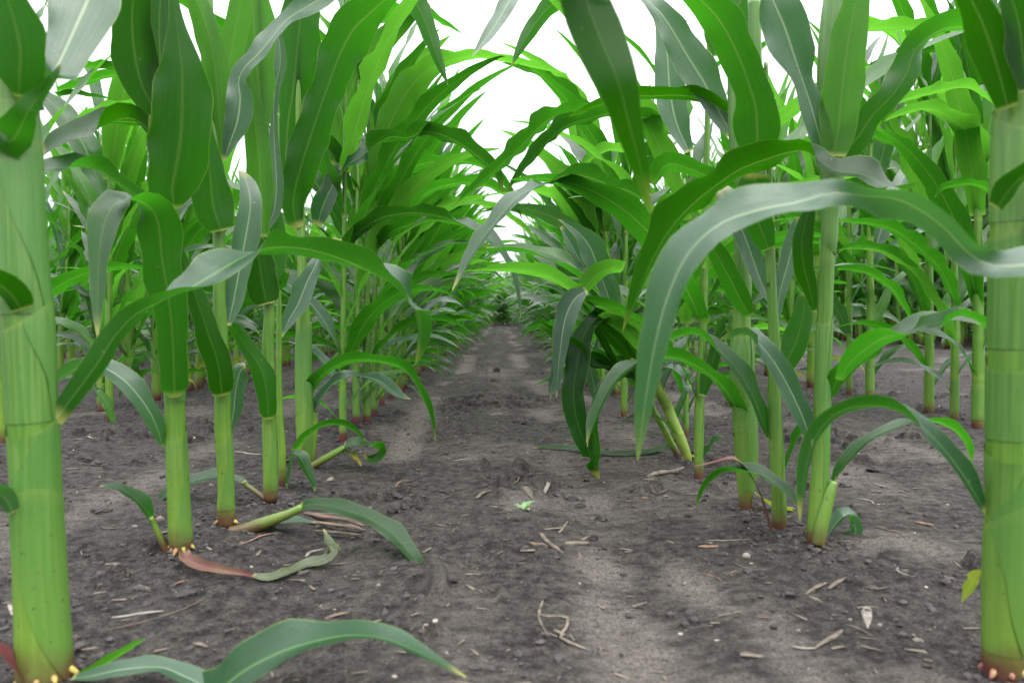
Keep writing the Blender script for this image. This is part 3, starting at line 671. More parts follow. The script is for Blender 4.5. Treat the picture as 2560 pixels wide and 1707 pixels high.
c = Corn('fifth corn plant of the left row, thick stalk with a curled low leaf', 'D', 1402, 585,
  [(1400,570,70),(1398,460,80),(1392,300,82),(1388,120,76),(1388,-80,70),(1384,-260,46),(1378,-440,42),(1375,-560,40)], sheaths=[('D',560,305,60,20),('D',290,-60,0,80)], roots=0, top=.95)
c.leaf('A', [(1378,1050,44,180),(1360,1010,80,180),(1352,930,104,180),(1380,800,150,180),(1430,640,160,180),(1470,520,150,180),(1520,380,150,180),(1570,250,180,180),(1630,140,200,175),(1710,60,140,160),(1790,-10,90,150),(1880,-60,60,130),(2000,-60,50,120),(2120,0,10,120)], dy=(-.01,-.02,-.02,-.04,-.06), mat='leaf', wave=.1, label='large dark upright blade twisting towards the path')
c.leaf('A', [(1312,850,20,180),(1318,740,80,180),(1330,560,150,180),(1355,400,176,180),(1370,240,200,180),(1385,100,180,180),(1400,-60,120,180),(1420,-220,10,180)], dy=(-.004,-.012), mat='leaf', wave=.05)
c.leaf('I', [(1080,930,60,10),(1050,1010,150,10),(950,1060,60,60),(900,1150,110,20),(830,1290,150,15),(770,1440,150,10),(700,1560,100,10),(640,1700,10,10)], dy=(-.03,-.06), mat='leaf_pale', wave=.08)
c.leaf('D', [(1388,295,30,120),(1420,230,50,125),(1480,155,54,125),(1560,105,50,125),(1640,88,46,125),(1740,95,42,120),(1830,120,42,115),(1890,180,40,110),(1945,280,38,110),(1975,370,22,110),(1992,460,3,110)], dy=(.0,.0,-.02), mat='leaf', wave=.06)
c.leaf('D', [(1435,335,24,70),(1465,270,46,70),(1520,205,50,70),(1590,168,40,75),(1650,165,36,80),(1730,185,50,60),(1800,240,48,60),(1850,265,20,60),(1880,270,3,60)], dy=(.0,.0), mat='leaf_pale', wave=.06)
c.shoot('D', [(1412,585,36),(1480,545,34),(1578,492,28)], dy=(-.01,-.01))
c.leaf('D', [(1574,494,28,70),(1590,486,44,70),(1660,478,44,70),(1720,492,50,100),(1742,515,36,130),(1700,542,40,150),(1665,525,6,150)], dy=(-.01,-.02), mat='leaf', wave=.08, label='short green leaf curled at its end on the soil')
c.shoot('D', [(1425,565,26),(1438,430,30),(1442,332,26)], dy=(.0,.0))
c.leaf('D', [(1346,505,20,120),(1400,440,30,120),(1480,388,28,120),(1570,385,26,120),(1640,430,20,110),(1665,470,3,110)], dy=(-.03,-.03), mat='leaf', wave=.05)
c.leaf('D', [(1570,505,10,70),(1620,530,22,60),(1650,575,8,60)], dy=(-.02,-.02), mat='leaf_yellow')

bases = [(1572,472,34,'sixth corn plant of the left row, pale stalk with yellow scrap at foot'),(1633,392,34,'seventh corn plant of the left row, brown footed stalk'),(1680,384,36,'eighth corn plant of the left row, brown footed stalk close behind the seventh'),(1716,352,30,'ninth corn plant of the left row, yellow green stalk'),(1748,300,26,'tenth corn plant of the left row'),(1790,272,26,'eleventh corn plant of the left row')]
LP = []
for i, (bx, by, w, lab) in enumerate(bases):
    c = Corn(lab, 'D', bx, by, mat='stalk_brown', stalk=[(bx-2,by-20,w),(bx-4,by-200,w*1.02),(bx-2,by-420,w*.95),(bx,by-700,w*.8),(bx+4,by-1000,w*.66)], sheaths=[('D',by-30,by-230,30+i*40,80+i*40)], roots=0, top=.98, nup=1)
    LP.append(c); c.autos(500 + i, (.04,.07,.11,.15,.19,.24,.31,.39,.48,.58,.7), side=0 if i % 2 else 1)
# arches reaching from the left row over the path
LP[2].leaf('B', [(130,1080,40,160),(200,900,64,165),(265,720,84,170),(312,600,112,175),(370,480,134,175),(432,390,134,170),(500,325,104,150),(580,287,74,130),(680,263,46,120),(780,266,36,120),(900,286,32,120),(1020,315,22,120),(1150,346,3,120)], dy=(0,-.05,-.08,-.1), mat='leaf_light', wave=.1, label='large bright leaf arching high over the path')
LP[0].leaf('B', [(-10,1040,40,30),(10,960,90,20),(60,850,80,30),(120,770,40,70),(190,720,66,40),(255,670,70,100),(330,632,60,130),(400,636,54,125),(480,608,64,125),(560,622,70,120),(640,660,66,115),(720,715,60,115),(785,775,58,110),(820,830,44,110),(838,895,4,110)], dy=(0,-.03,-.05,-.06), mat='leaf_deep', wave=.12, label='leaf twisting pale then dark as it arches over the path')
LP[3].leaf('B', [(215,1010,30,150),(270,920,70,145),(340,830,84,140),(420,775,76,130),(520,748,60,125),(620,742,48,120),(720,756,44,120),(800,800,40,115),(870,880,30,115),(930,1010,4,110)], dy=(0,-.05,-.1), mat='leaf', wave=.1)
LP[0].leaf('B', [(118,1140,50,130),(180,1070,60,128),(270,1010,62,125),(380,985,56,125),(480,985,52,122),(580,1005,50,115),(680,1040,62,70),(760,1090,60,70),(830,1160,46,70),(880,1250,34,70),(910,1360,22,70),(925,1470,3,70)], dy=(0,-.05,-.08,-.1), mat='leaf_deep', wave=.09, label='long leaf arching over the middle of the path')
LP[1].leaf('B', [(260,1140,40,130),(330,1070,56,128),(430,1030,50,125),(540,1015,40,120),(640,1030,36,118),(740,1080,32,115),(830,1150,24,112),(900,1230,3,110)], dy=(0,-.05,-.1), mat='leaf', wave=.1)
LP[4].leaf('B', [(430,960,30,130),(480,900,50,125),(560,860,50,122),(650,845,44,120),(740,850,40,118),(830,880,34,115),(900,940,24,112),(960,1010,3,110)], dy=(0,-.1,-.15), mat='leaf', wave=.1)
LP[5].leaf('B', [(520,1000,26,130),(580,950,44,125),(660,930,40,122),(760,945,36,118),(850,985,30,115),(940,1050,22,112),(1010,1130,3,110)], dy=(0,-.1,-.15), mat='leaf_light', wave=.1)
LP[1].leaf('B', [(60,760,50,175),(90,600,90,175),(150,400,110,175),(230,240,120,175),(330,160,90,170),(400,100,60,160),(470,30,30,150),(520,-60,4,150)], dy=(0,-.02), mat='leaf_light', wave=.06)
LP[3].leaf('B', [(230,820,60,175),(260,640,90,175),(330,440,90,175),(430,300,70,170),(520,230,40,170),(600,165,4,170)], dy=(0,-.05), mat='leaf_light', wave=.06)
LP[2].leaf('B', [(285,110,50,110),(340,70,60,110),(420,60,70,110),(500,75,50,110),(570,110,34,110),(660,160,3,110)], dy=(0,-.1), mat='leaf', wave=.08)
LP[2].leaf('B', [(380,-60,60,170),(430,0,90,170),(480,90,84,170),(515,190,64,170),(550,290,40,170),(590,395,3,170)], dy=(-.2,-.25), mat='leaf', wave=.05)

# ---------------- right row, nearest plants
c = Corn('nearest corn plant on the right, very thick stalk with purple prop roots', 'S', 2508, 1688,
  [(2507,1670,104),(2508,1600,100),(2510,1450,100),(2514,1250,96),(2518,1050,98),(2522,850,98),(2528,600,100),(2535,400,104),(2542,250,100),(2552,0,92)], sheaths=[('S',1660,1287,27,125),('S',1287,1112,120,-10),('S',1100,880,-40,10),('S',870,540,0,60),('S',530,260,60,-20)], roots=10, rmat='root_purple', top=.95)
c.leaf('F', [(1650,790,14,60),(1620,730,50,60),(1560,630,72,60),(1480,520,76,55),(1400,430,76,60),(1300,350,70,80),(1200,308,58,110),(1080,300,56,122),(970,335,62,120),(890,420,66,120),(845,530,60,120),(822,650,44,120),(812,750,26,120),(805,830,3,120)], dy=(0,0,.0,-.02), mat='leaf_deep', wave=.08, label='lower leaf arching from the nearest right stalk towards the path')
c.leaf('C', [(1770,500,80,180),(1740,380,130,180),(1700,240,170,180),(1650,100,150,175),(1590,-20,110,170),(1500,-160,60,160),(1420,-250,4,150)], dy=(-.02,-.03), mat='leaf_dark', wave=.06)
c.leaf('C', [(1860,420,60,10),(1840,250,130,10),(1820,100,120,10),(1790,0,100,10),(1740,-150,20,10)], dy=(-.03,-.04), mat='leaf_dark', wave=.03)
c.leaf('C', [(1720,960,60,130),(1760,900,90,130),(1820,830,96,130),(1900,790,80,120),(2040,800,50,110),(2160,880,6,100)], dy=(-.03,-.04), mat='leaf_dark', wave=.05)
c.leaf('G', [(2150,-260,40,120),(1900,-420,100,110),(1600,-360,120,60),(1400,-160,130,20),(1345,-20,120,170),(1378,90,112,172),(1420,190,92,172),(1446,290,64,172),(1470,380,44,172),(1484,440,24,172),(1494,490,3,172)], dy=(0,-.05,-.08,-.1,-.08,-.06), mat='leaf_dark', wave=.05, label='dark blurred leaf hanging down from above over the path', n=50)
c.leaf('F', [(1640,1060,20,20),(1610,1080,50,20),(1580,1130,44,20),(1545,1195,4,20)], dy=(.02,.04), mat='leaf_yellow', label='small red and yellow dying leaf tip')
c.leaf('K', [(1990,1350,60,140),(1880,1270,110,140),(1800,1180,90,120),(1640,1100,90,125),(1500,1060,100,70),(1380,1110,110,60),(1200,1150,100,60),(1080,1200,110,100),(900,1240,150,130),(760,1330,160,140),(640,1440,130,150),(560,1570,60,160)], dy=(0,.06,.12,.2), mat='leaf', wave=.06)

c = Corn('corn plant at the right edge whose broad pale leaf arches into view', 'S', 3030, 2031, [(3030,2000,150),(3034,1700,140),(3040,1300,135),(3046,900,130),(3050,500,120),(3055,0,110)], sheaths=[('S',1900,1400,0,90),('S',1400,930,60,-20)], roots=6, top=.95, nup=2)
c.leaf('S', [(3004,930,50,60),(2930,800,90,60),(2800,700,104,60),(2680,668,96,55),(2560,662,80,50),(2490,665,70,30),(2430,640,66,-20),(2350,560,66,-40),(2250,500,74,-45),(2160,490,52,-30),(2080,482,74,25),(2000,505,80,58),(1900,525,84,50),(1800,560,90,52),(1720,635,92,45),(1670,740,88,40),(1640,850,74,35),(1620,960,54,30),(1605,1060,34,30),(1594,1150,4,30)], dy=(0,.06,.075,.07,.075,.10,.14), mat='leaf_pale', wave=.12, label='broad blurred pale leaf arching in front of the right row')
c = Corn('second corn plant of the right row, upper leaves wrapped tightly around its stalk', 'F', 884, 945,
  [(880,910,90),(884,800,88),(894,650,82),(902,500,76),(905,350,76),(910,100,74),(918,-60,72)] , sheaths=[('F',880,290,20,80),('F',280,-120,80,10)], roots=0, top=.72, nup=0)
c.extend('C', [(945,1180,60),(946,1120,76),(950,1000,84),(960,850,110),(965,700,140),(975,500,170),(985,300,190),(1000,100,190),(1010,-80,160)])
c.leaf('C', [(960,720,110,180),(985,620,150,180),(1000,480,170,180),(1015,340,170,180),(1035,200,160,180),(1060,60,120,180),(1085,-60,90,180),(1100,-250,10,180)], dy=(-.04,-.045), mat='leaf_light', wave=.03, fold=-.35)
c.leaf('C', [(940,745,60,20),(905,640,90,15),(860,480,100,15),(820,360,90,20),(780,240,170,10),(740,120,200,10),(700,30,170,20),(660,-60,60,60)], dy=(-.03,-.04), mat='leaf_pale', wave=.1, label='pale upright blade with a ragged end')
c.leaf('C', [(955,750,70,150),(1010,710,110,150),(1090,620,150,145),(1150,530,110,140),(1230,450,110,145),(1300,350,120,150),(1340,240,130,140),(1410,170,110,125),(1500,130,80,120),(1600,135,70,115),(1700,180,60,110),(1820,260,10,110)], dy=(-.03,-.04,-.03,-.02), mat='leaf', wave=.12, label='large dark leaf bending up and over to the right')
c.leaf('F', [(910,278,40,140),(950,235,60,140),(985,170,80,140),(1060,100,76,135),(1150,40,90,130),(1250,-20,60,70),(1330,-60,70,60),(1420,-90,60,60),(1500,-95,40,70),(1600,-80,20,70),(1660,-60,3,70)], dy=(0,-.03,-.04), mat='leaf', wave=.08)
c.leaf('F', [(962,650,30,90),(968,640,34,80),(1000,580,44,65),(1050,520,46,60),(1130,448,44,60),(1240,400,40,65),(1340,374,40,85),(1430,372,40,110),(1520,415,38,120),(1570,480,32,120),(1588,560,6,120)], dy=(.0,.02,.05), mat='leaf', wave=.08)
c.shoot('F', [(885,935,60),(900,860,62),(925,760,56),(945,690,46),(961,645,30)], dy=(-.012,-.012))
c.leaf('F', [(845,470,14,20),(835,400,60,20),(800,310,90,20),(740,190,96,20),(680,90,90,30),(610,10,80,50),(555,-25,50,100),(500,-20,40,120),(440,0,10,120)], dy=(0,-.03), mat='leaf_pale', wave=.06, label='bluish leaf rising to the left from the second stalk')
c.leaf('C', [(880,1440,14,175),(860,1350,60,175),(830,1230,90,175),(820,1120,90,170),(840,1020,70,170),(870,920,30,170)], dy=(-.045,-.05), mat='leaf_dark', wave=.04)
c.leaf('F', [(930,900,20,60),(960,850,44,60),(1010,800,60,70),(1045,830,56,30),(1060,880,50,20),(1000,905,50,10),(960,900,10,10)], dy=(.03,.05), mat='leaf_pale', wave=.08)

c = Corn('third corn plant of the right row, slim straight stalk with a red foot', 'F', 716, 876,
  [(712,840,70),(706,700,66),(700,550,66),(692,400,64),(688,220,62),(690,90,60),(685,-60,52),(676,-250,44)], sheaths=[('F',830,220,50,-20)], roots=0, top=.6, nup=0)
c.extend('C', [(672,1320,34),(671,1240,40),(668,1150,40),(655,1000,42),(640,880,60),(625,750,60),(615,600,50),(610,400,60),(605,200,60),(600,0,60)])
c.leaf('C', [(622,745,70,180),(618,690,150,180),(614,600,204,180),(608,500,196,180),(580,400,150,180),(545,300,160,175),(500,200,170,172),(450,110,170,168),(385,30,140,165),(310,-30,100,160),(220,-80,50,150),(120,-100,4,140)], dy=(-.02,-.04,-.05,-.08), mat='leaf', wave=.06, label='bright round bottomed blade curving to the upper left')
c.leaf('C', [(668,1150,60,180),(640,1080,110,180),(600,960,150,180),(600,860,150,180),(610,800,110,180)], dy=(-.02,-.03), mat='leaf', wave=.06)
c.leaf('C', [(690,1410,20,20),(640,1320,60,20),(590,1180,90,15),(540,1050,100,15),(490,950,120,20),(440,880,60,60)], dy=(.03,.05), mat='leaf_pale', wave=.08)
c.leaf('C', [(700,1500,30,20),(720,1350,60,15),(760,1200,80,10),(790,1080,70,10),(800,1000,20,10)], dy=(.03,.03), mat='leaf_pale', wave=.05)
c.leaf('F', [(700,170,50,170),(740,110,90,165),(790,0,110,165),(820,-120,90,160),(830,-220,20,160)], dy=(.03,.04), mat='leaf', wave=.06)
c.leaf('F', [(800,760,14,60),(750,700,40,60),(690,650,54,60),(610,610,52,65),(530,600,44,75),(450,605,36,110),(395,640,30,115),(355,700,20,115),(330,770,3,115)], dy=(-.03,-.05), mat='leaf', wave=.06)
c.leaf('F', [(665,445,20,60),(640,390,50,60),(600,280,66,55),(540,170,70,55),(470,80,66,60),(400,20,60,70),(330,-25,52,100),(250,-20,40,115),(180,10,30,115)], dy=(0,-.04), mat='leaf', wave=.08)
c.leaf('F', [(668,870,22,100),(645,790,20,100),(620,700,16,100),(570,610,14,90),(500,545,20,80),(420,560,18,80),(330,580,12,80)], dy=(-.02,-.04), mat='leaf_red', wave=.1, label='thin dried red brown leaf bent over at the foot')
c.leaf('F', [(735,600,20,100),(765,520,40,100),(800,440,44,110),(840,370,40,120)], dy=(.02,.02), mat='leaf', wave=.03)
c.leaf('C', [(620,900,40,130),(540,900,50,130),(420,830,60,130),(300,780,90,130),(200,760,84,130),(130,850,60,120)], dy=(.06,.12), mat='leaf', wave=.12)
c.leaf('C', [(1310,880,60,110),(1180,840,90,70),(1080,800,100,60),(980,790,84,60),(905,745,84,60),(840,700,100,95),(760,705,110,125),(660,735,112,128),(540,780,116,125),(420,860,120,120),(310,950,122,118),(220,1050,116,115),(150,1160,100,115),(90,1290,76,112),(40,1420,44,110),(-5,1530,4,110)], dy=(-.16,-.15,-.14,-.14,-.14), mat='leaf_dark', wave=.12, label='long dark leaf arching in front of the right row')

c = Corn('fourth corn plant of the right row, thick double stalk with a spotted brown foot', 'F', 560, 775,
  [(556,740,64),(560,600,96),(556,450,108),(545,250,108),(540,60,108),(538,-60,90),(535,-300,70)], sheaths=[('F',700,380,90,50),('F',370,-60,60,0)], roots=0, top=.7, nup=2)
c.extend('C', [(550,1440,60),(550,1340,82),(545,1200,80),(540,1000,76),(530,800,80),(520,600,80),(510,300,70)])
c.leaf('F', [(535,370,60,140),(510,300,66,130),(440,200,60,125),(350,130,54,122),(260,85,50,120),(150,75,50,115),(60,100,56,80),(-20,160,60,60),(-90,260,50,60),(-140,380,34,60),(-170,470,4,60)], dy=(0,-.05,-.08), mat='leaf', wave=.08)
c.leaf('C', [(580,1460,40,170),(540,1390,90,165),(480,1270,100,165),(430,1180,80,160),(380,1100,60,150),(300,1050,40,140),(220,1000,6,140)], dy=(-.03,-.05), mat='leaf', wave=.06)
c.leaf('C', [(520,960,50,130),(510,560,80,130),(440,500,70,128),(350,455,64,125),(240,440,60,125),(120,445,56,122),(60,445,54,120),(0,470,50,118),(-100,480,40,118),(-250,540,10,110)], dy=(.05,.1), mat='leaf_dark', wave=.06)
c.leaf('C', [(500,620,60,20),(440,520,100,15),(370,380,140,12),(300,270,160,12),(230,150,120,15),(170,60,90,20),(100,0,60,60),(0,-60,10,60)], dy=(.06,.08), mat='leaf_pale', wave=.08)
c.leaf('C', [(300,700,40,20),(240,560,110,12),(210,400,140,10),(200,260,110,10),(180,140,70,10),(140,40,4,10)], dy=(.3,.3), mat='leaf_pale', wave=.05)
c.leaf('C', [(440,260,60,180),(460,130,180,180),(540,0,200,180),(560,-150,140,180)], dy=(.05,.05), mat='leaf', wave=.05)
c.leaf('F', [(600,700,20,90),(680,760,24,90),(760,780,30,80),(810,800,20,70)], dy=(-.01,-.02), mat='leaf_yellow')

c = Corn('fifth corn plant of the right row, green stalk beside the leaning stalks', 'F', 342, 630,
  [(342,600,44),(342,450,46),(345,300,44),(352,150,40),(360,0,40),(365,-200,38),(372,-500,34)], sheaths=[('F',590,290,60,0)], roots=0, top=.9, nup=0)
c.leaf('F', [(360,255,30,170),(380,180,60,165),(410,90,60,165),(440,-20,50,160),(460,-120,10,160)], dy=(-.02,-.02), mat='leaf', wave=.05)
c.leaf('F', [(365,540,16,80),(390,490,26,70),(430,450,24,70),(455,440,6,80)], dy=(0,0), mat='leaf')
c.autos(620, (.14,.2,.27,.36), side=1)
c.leaf('B', [(1490,920,50,130),(1420,880,60,128),(1340,858,66,127),(1260,825,74,126),(1180,808,74,124),(1110,815,60,115),(1040,850,50,80),(960,880,50,65),(890,930,60,60),(820,1010,64,60),(750,1100,58,60),(690,1190,44,60),(650,1270,24,60),(610,1340,3,60)], dy=(0,-.12,-.2,-.25), mat='leaf_deep', wave=.12, label='leaf arching left over the path, bluish towards its hanging tip')

c = Corn('pale thick stalk pushed over and leaning left under broken twisted leaves', 'F', 296, 550,
  [(290,530,40),(262,460,52),(232,390,54),(200,310,54),(165,240,54,-.02),(120,150,48,-.03),(95,95,36,-.04),(80,60,20,-.045)], roots=2, top=.1, nup=0, mat='stalk_pale')
c.leaf('E', [(1330,300,30,60),(1250,265,46,70),(1150,265,44,100),(1080,240,40,120),(1010,200,44,120),(950,150,36,110),(900,110,16,110)], dy=(-.05,-.1), mat='leaf_dark', wave=.1)
c.leaf('E', [(1180,90,30,150),(1150,70,50,60),(1100,110,66,30),(1070,180,90,12),(1055,260,100,8),(1040,350,90,8),(1042,430,94,8),(1055,500,90,8),(1080,570,70,10),(1105,630,54,40),(1122,680,50,160),(1145,735,4,160)], dy=(-.1,-.12,-.12), mat='leaf_dark', wave=.1, label='dark hanging leaf nearly touching the soil, its end twisted')
c.leaf('E', [(1150,420,12,160),(1120,500,40,165),(1125,570,40,165),(1130,640,40,165),(1120,690,20,165)], dy=(-.12,-.12), mat='leaf', wave=.1)
c.leaf('B', [(1400,1240,50,130),(1330,1240,70,135),(1260,1280,84,140),(1200,1350,50,120),(1130,1310,56,125),(1050,1270,66,125),(960,1248,60,125),(870,1240,44,125),(780,1243,20,125),(680,1250,2,125)], dy=(-.1,-.12,-.15), mat='leaf_light', wave=.03, label='bent bright leaf pointing left across the path')
c.leaf('B', [(1230,1340,30,20),(1180,1370,90,12),(1140,1440,100,10),(1120,1520,90,10),(1110,1600,70,10),(1100,1680,50,10),(1095,1760,30,10),(1090,1830,4,10)], dy=(-.14,-.14), mat='leaf_pale', wave=.06, label='broad grey green blade hanging from the broken plant')
c.leaf('B', [(1380,1560,30,10),(1340,1400,70,10),(1290,1260,80,12),(1250,1150,120,15),(1200,1080,70,20),(1150,1040,40,20),(1100,1010,3,20)], dy=(-.05,-.1), mat='leaf_pale', wave=.1)
c.leaf('E', [(1370,330,50,160),(1330,240,84,165),(1290,150,90,160),(1240,90,80,150),(1190,40,60,140),(1140,20,30,130)], dy=(-.05,-.08), mat='leaf_light', wave=.12)
c.gleaf('E', [(1470,575,14,.03),(1420,600,20,.012),(1330,622,22,.006),(1200,628,20,.006),(1100,615,18,.008),(1000,602,18,.008),(930,600,12,.006),(870,606,2,.004)], roll=55, mat='leaf_dark', wave=.1, label='thin dark leaf lying along the soil')
c.leaf('E', [(1330,240,30,60),(1280,300,40,120),(1200,290,40,120),(1120,240,36,120),(1040,270,30,120),(960,320,26,100),(880,350,4,100)], dy=(-.06,-.12), mat='leaf', wave=.08)
c.leaf('J', [(620,850,60,60),(560,900,70,60),(470,970,76,55),(400,1040,70,50),(360,1130,60,45),(330,1230,44,45),(315,1320,20,45),(312,1370,3,45)], dy=(-.1,-.16), mat='leaf', wave=.06)
c.leaf('J', [(940,1010,20,60),(900,1000,50,60),(870,930,60,60),(800,900,46,80),(740,930,40,110),(700,1010,30,115),(680,1090,5,115)], dy=(-.02,-.06), mat='leaf_pale', wave=.08)
c.leaf('J', [(640,960,30,160),(560,820,70,160),(480,720,100,150),(400,640,90,150),(370,560,60,120),(330,500,60,70),(280,470,40,60)], dy=(-.08,-.1), mat='leaf_dark', wave=.12)
c.leaf('J', [(560,640,30,15),(500,560,60,15),(470,480,90,12),(430,380,100,12),(370,260,110,12),(340,170,100,15),(300,150,40,30)], dy=(-.02,.0), mat='leaf_pale', wave=.1)
c.leaf('J', [(380,700,20,10),(350,840,50,10),(330,900,60,10),(350,1000,60,10),(350,1080,20,10)], dy=(.0,.0), mat='leaf_pale', wave=.06)

c.leaf('J', [(640,800,40,150),(600,740,70,150),(540,660,84,150),(460,610,70,140),(385,570,30,120)], dy=(-.09,-.12), mat='leaf_light', wave=.12)
c.leaf('J', [(520,890,40,60),(430,880,50,60),(330,870,52,55),(240,760,60,120),(150,710,44,120),(60,640,24,115),(0,590,3,115)], dy=(-.08,-.14), mat='leaf_dark', wave=.08)
c.leaf('J', [(480,870,30,150),(430,780,46,150),(380,690,44,150),(350,640,20,150)], dy=(-.1,-.12), mat='leaf_dark', wave=.05)
c.leaf('J', [(230,440,50,15),(190,520,110,10),(165,620,100,10),(140,760,64,10),(120,900,56,15),(95,1000,36,15),(85,1080,4,15)], dy=(-.12,-.12), mat='leaf_pale', wave=.06)
c.leaf('J', [(700,1100,30,60),(640,1000,60,120),(560,930,70,120),(470,880,70,120),(380,800,50,100),(300,760,30,90)], dy=(-.05,-.1), mat='leaf', wave=.1)
c.leaf('J', [(420,500,40,15),(360,420,80,12),(300,300,90,12),(240,200,70,15),(190,110,50,20),(150,40,20,30)], dy=(.02,.0), mat='leaf_pale', wave=.1)
c.autos(990, (.04,.08,.11,.14,.17,.2,.23,.26), side=1)
c = Corn('thin second leaning stalk beside the pushed over one', 'F', 246, 536,
  [(240,520,32),(215,470,34),(180,400,34),(140,330,30),(110,260,28),(70,180,24)], roots=0, top=.1, nup=0)
c.leaf('E', [(1360,450,20,60),(1330,420,40,60),(1280,330,44,130),(1240,230,44,130),(1200,160,44,130),(1150,110,30,130)], dy=(0,-.03), mat='leaf_dark', wave=.1)

rb = [('J',532,1195,46,'sixth corn plant of the right row, with small pale roots at its foot'),('J',905,1310,34,'thin corn plant just behind the fifth stalk of the right row'),('J',402,1060,34,'seventh corn plant of the right row, behind the hanging twisted leaf'),('J',310,1010,28,'eighth corn plant of the right row, slim stalk with a red foot')]
RP = []
for i, (tg, bx, by, w, lab) in enumerate(rb):
    c = Corn(lab, tg, bx, by, [(bx,by-25,w),(bx,by-250,w),(bx+2,by-500,w*.9),(bx+8,by-900,w*.75)], sheaths=[(tg,by-30,by-230,30+i*50,80+i*50)], roots=2 if i == 0 else 0, top=.68, nup=1)
    RP.append(c); c.autos(700 + i, (.03,.06,.09,.13,.17,.21,.26,.31,.37,.43,.49,.55,.61), side=i % 2)
RP[1].leaf('B', [(1400,500,40,130),(1330,495,60,128),(1240,512,60,126),(1170,518,60,124),(1090,535,66,122),(1020,580,74,120),(950,650,76,120),(880,720,66,120),(800,790,50,118),(720,860,34,116),(660,910,20,115),(615,950,3,115)], dy=(0,-.15,-.3), mat='leaf', wave=.1, label='upper leaf arching left over the path')
RP[1].leaf('B', [(1660,620,40,125),(1600,600,60,125),(1530,545,54,122),(1440,545,60,124),(1340,525,60,124),(1250,545,56,124),(1160,570,66,122),(1090,610,66,120),(1020,680,56,118),(960,750,44,116),(900,830,26,114),(850,895,3,112)], dy=(0,-.1,-.25), mat='leaf', wave=.1, label='dark leaf arching left over the path just below the upper one')
RP[0].leaf('B', [(1480,740,50,120),(1430,705,46,120),(1360,684,42,120),(1300,700,44,118),(1250,730,44,116),(1210,760,34,114),(1180,775,4,112)], dy=(-.1,-.2), mat='leaf_light', wave=.08, label='yellow green leaf tip')
RP[2].leaf('B', [(1360,1080,40,130),(1310,980,56,128),(1240,920,60,126),(1180,870,64,124),(1110,850,40,120),(1040,835,30,118),(950,830,24,116),(880,850,4,114)], dy=(0,-.1), mat='leaf', wave=.1)
RP[3].leaf('B', [(1180,1060,30,130),(1140,980,56,128),(1080,900,60,126),(1010,880,40,122),(960,870,20,118),(900,880,3,115)], dy=(0,-.1), mat='leaf_light', wave=.1)
RP[2].leaf('B', [(1240,540,60,130),(1200,500,66,128),(1160,450,64,126),(1110,400,56,124),(1050,360,44,122),(980,330,40,120),(900,305,24,118),(840,290,3,115)], dy=(-.1,-.3), mat='leaf_deep', wave=.08)
RP[2].leaf('B', [(1300,900,60,175),(1270,740,110,175),(1230,580,110,165),(1170,430,56,140),(1080,340,36,130),(980,270,30,150),(900,225,14,150),(830,195,3,150)], dy=(-.05,-.2), mat='leaf_light', wave=.06)
RP[0].leaf('B', [(1320,-260,60,30),(1230,-80,80,20),(1130,-10,80,150),(1050,40,76,160),(980,130,66,165),(930,210,44,165),(880,308,3,165)], dy=(-.3,-.4), mat='leaf', wave=.06)
RP[0].leaf('B', [(1180,-300,50,30),(1000,-160,70,20),(890,-20,76,15),(830,80,66,15),(770,170,50,15),(700,262,3,15)], dy=(-.5,-.6), mat='leaf_pale', wave=.05)

# ---------------- second row to the right, the plants seen between the near stalks
sb = [('K',1262,1600,74,'stout corn plant with a brown foot in the second row to the right'),('K',1462,1640,66,'second row right corn plant with curled dry leaf at its foot'),('F',1620,400,56,'corn plant with a pink foot just left of the nearest right stalk'),('F',1030,258,28,'slim corn plant with a dark red foot in the second row to the right'),('F',1125,270,40,'forked corn plant with a short side shoot in the second row to the right')]
SP = []
for i, (tg, bx, by, w, lab) in enumerate(sb):
    if tg == 'K':
        px, py = src(tg, bx, by); fx, fy, fw = (px - 1560) * 1.83, (py - 850) * 1.83, w / 3.136 * 1.83
        fy = (342, 372)[i]
    else: fx, fy, fw = bx, by, w
    c = Corn(lab, 'F', fx, fy, [(fx,fy-20,fw),(fx+1,fy-200,fw),(fx+2,fy-420,fw*.9),(fx,fy-800,fw*.72),(fx,fy-1000,fw*.6)], sheaths=[('F',fy-30,fy-190,30+i*50,80+i*50)], roots=0, top=.95, nup=2, group='corn plants of the second row to the right')
    SP.append(c); c.autos(800 + i, (.07,.12,.2,.3,.42,.52,.63,.73,.84), side=i % 2)
SP[0].leaf('K', [(1240,1100,30,130),(1200,950,90,130),(1140,790,100,128),(1060,660,90,126),(950,570,80,124),(850,530,60,122),(720,515,50,118),(620,530,30,116),(545,575,3,115)], dy=(0,-.1), mat='leaf', wave=.1)
SP[1].leaf('K', [(1480,1000,30,130),(1430,860,80,130),(1350,700,100,130),(1250,590,100,128),(1130,490,110,126),(1000,400,100,124),(860,350,70,122),(700,330,46,118),(560,320,20,116)], dy=(0,-.15), mat='leaf', wave=.1)
SP[3].leaf('K', [(1110,1080,20,120),(1060,980,50,125),(980,860,70,125),(880,780,70,122),(760,720,60,120),(640,700,40,118),(545,700,16,116)], dy=(-.1,-.15), mat='leaf', wave=.08)
SP[1].leaf('C', [(1700,820,60,160),(1660,700,90,150),(1600,620,96,140),(1520,555,76,130),(1430,505,56,125),(1340,505,44,122),(1250,535,24,118),(1200,560,3,115)], dy=(-.1,-.2), mat='leaf_light', wave=.12)
SP[2].leaf('C', [(1800,560,60,110),(1740,500,66,60),(1660,450,60,80),(1580,405,44,115),(1480,410,46,122),(1400,430,44,122),(1320,450,36,120),(1250,480,10,118)], dy=(-.1,-.2), mat='leaf_light', wave=.1)
